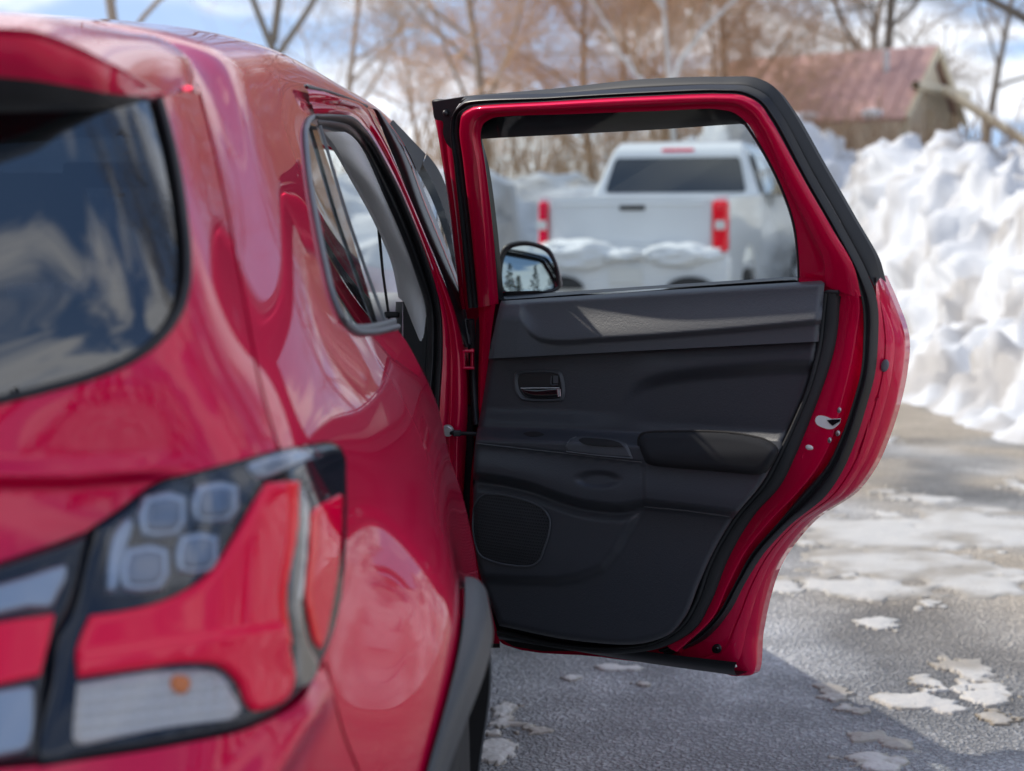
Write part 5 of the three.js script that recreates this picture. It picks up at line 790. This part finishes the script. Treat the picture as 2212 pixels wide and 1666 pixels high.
const grey = bark([0.30, 0.25, 0.19]), tan = bark([0.50, 0.33, 0.20]), tanTwig = bark([0.78, 0.50, 0.31]), dark = bark([0.20, 0.165, 0.13]), birch = bark([0.85, 0.83, 0.80]), pale = bark([0.46, 0.36, 0.27]);
const spot = (x, d) => { const p = P(x, 600, d); p.y = 0; return p; };
bareTree({ seed: 3, at: spot(606, 26), h: 4.2, r: 0.09, forks: [[0.93, 1.3, 0.62, [-0.45, 1, 0]], [0.97, 1.4, 0.72, [-0.02, 1, 0.1]], [0.9, 1.3, 0.62, [0.62, 1, -0.1]]], twigs: 1.3, bark: grey, twigM: grey, label: 'bare grey tree whose trunk forks above the red car roof' });
bareTree({ seed: 8, at: spot(1075, 33), h: 9, r: 0.11, low: 0.25, twigs: 1, bark: pale, twigM: tanTwig, label: 'slender bare tree standing left of the black-framed open door' });
bareTree({ seed: 12, at: spot(1290, 34), h: 8, r: 0.10, low: 0.15, twigs: 2.1, droop: 0.5, bark: tan, twigM: tanTwig, label: 'bushy brown tree above the hinge half of the open door' });
bareTree({ seed: 17, at: spot(1420, 31), h: 7.5, r: 0.10, low: 0.15, twigs: 2.2, droop: 0.45, bark: tan, twigM: tanTwig, label: 'dense orange-brown tree just left of the white birch' });
bareTree({ seed: 19, at: spot(1478, 29), h: 6.5, r: 0.065, low: 0.35, twigs: 0.8, forks: [[0.45, 0.5, 0.8, [-0.5, 1, 0]], [0.55, 0.5, 0.8, [0.5, 1, 0.2]], [0.75, 0.5, 0.8, [-0.6, 0.8, 0.1]]], bark: birch, twigM: tan, label: 'white-barked birch above the middle of the open door', name: 'birch_tree' });
bareTree({ seed: 23, at: spot(1580, 33), h: 8, r: 0.11, low: 0.15, twigs: 2.2, droop: 0.5, bark: tan, twigM: tanTwig, label: 'orange-brown tree between the white birch and the red roof' });
bareTree({ seed: 83, at: spot(1345, 39), h: 9, r: 0.08, low: 0.12, twigs: 2.4, droop: 0.5, bark: tan, twigM: tanTwig, label: 'farther brown tree showing between two nearer bushy brown trees' });
bareTree({ seed: 29, at: spot(1690, 44), h: 9, r: 0.11, low: 0.2, twigs: 1.2, bark: pale, twigM: pale, label: 'bare tree behind the left end of the red roof' });
bareTree({ seed: 31, at: spot(1830, 47), h: 11, r: 0.13, low: 0.25, twigs: 1.2, bark: pale, twigM: pale, label: 'tall bare tree behind the middle of the red roof' });
bareTree({ seed: 37, at: spot(1936, 45), h: 12, r: 0.17, low: 0.3, twigs: 1, bark: dark, twigM: pale, label: 'dark straight trunk rising behind the vent pipe on the red roof' });
bareTree({ seed: 41, at: spot(2260, 27), h: 8, r: 0.15, low: 0.3, twigs: 1, bark: dark, twigM: dark, forks: [[0.5, 0.7, 0.5, [-1, 0.75, 0]], [0.66, 0.6, 0.5, [-0.9, 0.9, 0.2]], [0.9, 0.8, 0.7, [-0.2, 1, 0]]], label: 'dark bare tree at the right edge in front of the lean-to' });
bareTree({ seed: 43, at: spot(2110, 46), h: 11, r: 0.13, low: 0.25, twigs: 1.1, bark: dark, twigM: pale, label: 'bare tree behind the right gable of the tan house' });
bareTree({ seed: 47, at: spot(900, 60), h: 9, r: 0.12, low: 0.2, twigs: 1, bark: pale, twigM: pale, label: 'pale far-off tree showing between the red car roof and the open door' });
bareTree({ seed: 53, at: spot(330, 30), h: 11, r: 0.12, low: 0.35, twigs: 0.8, bark: pale, twigM: pale, label: 'thin bare tree above the roof spoiler' });
bareTree({ seed: 59, at: spot(760, 42), h: 10, r: 0.11, low: 0.3, twigs: 1, bark: pale, twigM: pale, label: 'faint bare tree right of the forked grey tree' });
{ // brush along the crest of the bank
  const B = branchSet(), r = rng(91); for (let k = 0; k < 1500; k++) { const x = mix(-3, 11, r()), z = mix(-28, -36, r()); let p = V3(x, 1.2, z); const d = V3(r() - 0.5, 1.1 + r(), r() - 0.5).normalize(), len = mix(0.8, 2.6, r()), pts = [p]; for (let i = 1; i <= 4; i++) { d.add(V3(r() - 0.5, -0.12, r() - 0.5).multiplyScalar(0.5)).normalize(); p = p.clone().addScaledVector(d, len / 4); pts.push(p); } B.seg(pts, [0.02, 0.017, 0.014, 0.01, 0.006], 3); }
  struct('brushwood', B.geo(), tan, 'stuff');
}
{ // the wood on the far side of the street, behind the camera: the paint and the lamps mirror it
  const r = rng(404), gs = [], pos = [], idx = [];
  for (let k = 0; k < 46; k++) { const a = mix(-1.75, 1.75, (k + r() * 0.8) / 46), d = mix(17, 26, r()), x = Math.sin(a) * d - 1, z = Math.cos(a) * d, h = mix(4.0, 6.3, r()), w = h * mix(0.16, 0.24, r()); for (let j = 0; j < 260; j++) { const u = Math.pow(r(), 0.8), t = r() * 6.283, rr = w * (1 - u) * (0.35 + 0.65 * r()), y = 0.4 + u * (h - 0.4), s = mix(0.5, 0.22, u), o = pos.length / 3, cx = x + Math.cos(t) * rr, cz = z + Math.sin(t) * rr; for (let i = 0; i < 3; i++) pos.push(cx + (r() - 0.5) * s * 2, y + (r() - 0.6) * s, cz + (r() - 0.5) * s * 2); idx.push(o, o + 1, o + 2); } }
  const g = new THREE.BufferGeometry(); g.setAttribute('position', new THREE.Float32BufferAttribute(pos, 3)); g.setIndex(idx); g.computeVertexNormals();
  struct('treeline', g, std('dark needles', [0.05, 0.06, 0.04], 0.9), 'stuff');
}
// beyond the frame on the right: seen only as reflections in the paint and glass
bareTree({ seed: 61, at: V3(7.2, 0, -7.2), h: 8, r: 0.15, low: 0.25, twigs: 1, bark: dark, twigM: dark, label: 'nearest bare tree right of the frame, mirrored in the red quarter panel' });
bareTree({ seed: 67, at: V3(9.5, 0, -11.5), h: 9, r: 0.16, low: 0.25, twigs: 1, bark: dark, twigM: grey, label: 'tall bare tree right of the frame beside the brown timber building' });
bareTree({ seed: 71, at: V3(8.0, 0, -2.0), h: 9, r: 0.14, low: 0.25, twigs: 1, bark: grey, twigM: grey, label: 'bare tree on the bank level with the back of the red car' });
bareTree({ seed: 73, at: V3(12, 0, -6.0), h: 11, r: 0.17, low: 0.2, twigs: 1, bark: dark, twigM: dark, label: 'largest bare tree right of the frame, in front of the brown timber building' });
{
  const at = V3(17, 0, -10); const b = thing('barn', 'brown timber building right of the frame, mirrored in the side of the car', 'building', at); base = V3(0, 0, 0);
  const sh = new THREE.Shape(); sh.moveTo(-4, 0); sh.lineTo(-4, 2.8); sh.lineTo(0, 4.8); sh.lineTo(4, 2.8); sh.lineTo(4, 0); const g = new THREE.ExtrudeGeometry(sh, { depth: 9, bevelEnabled: false }); g.translate(0, 0, -4.5);
  part('wall', g, std('brown boards', [0.16, 0.10, 0.065], 0.85), b);
  for (const s of [-1, 1]) { const r = box(4.9, 0.15, 9.6, 0, 0, 0, 0.03); r.rotateZ(-s * Math.atan(0.5)); r.translate(s * 2.1, 3.87, 0); part('roof', r, std('dark roof', [0.10, 0.09, 0.085], 0.8), b); }
  part('barn_door', [box(0.08, 2.2, 2.4, -4.04, 1.1, 1, 0.02)], std('door boards', [0.22, 0.15, 0.10], 0.8), b);
}
renderer.render(scene, camera);
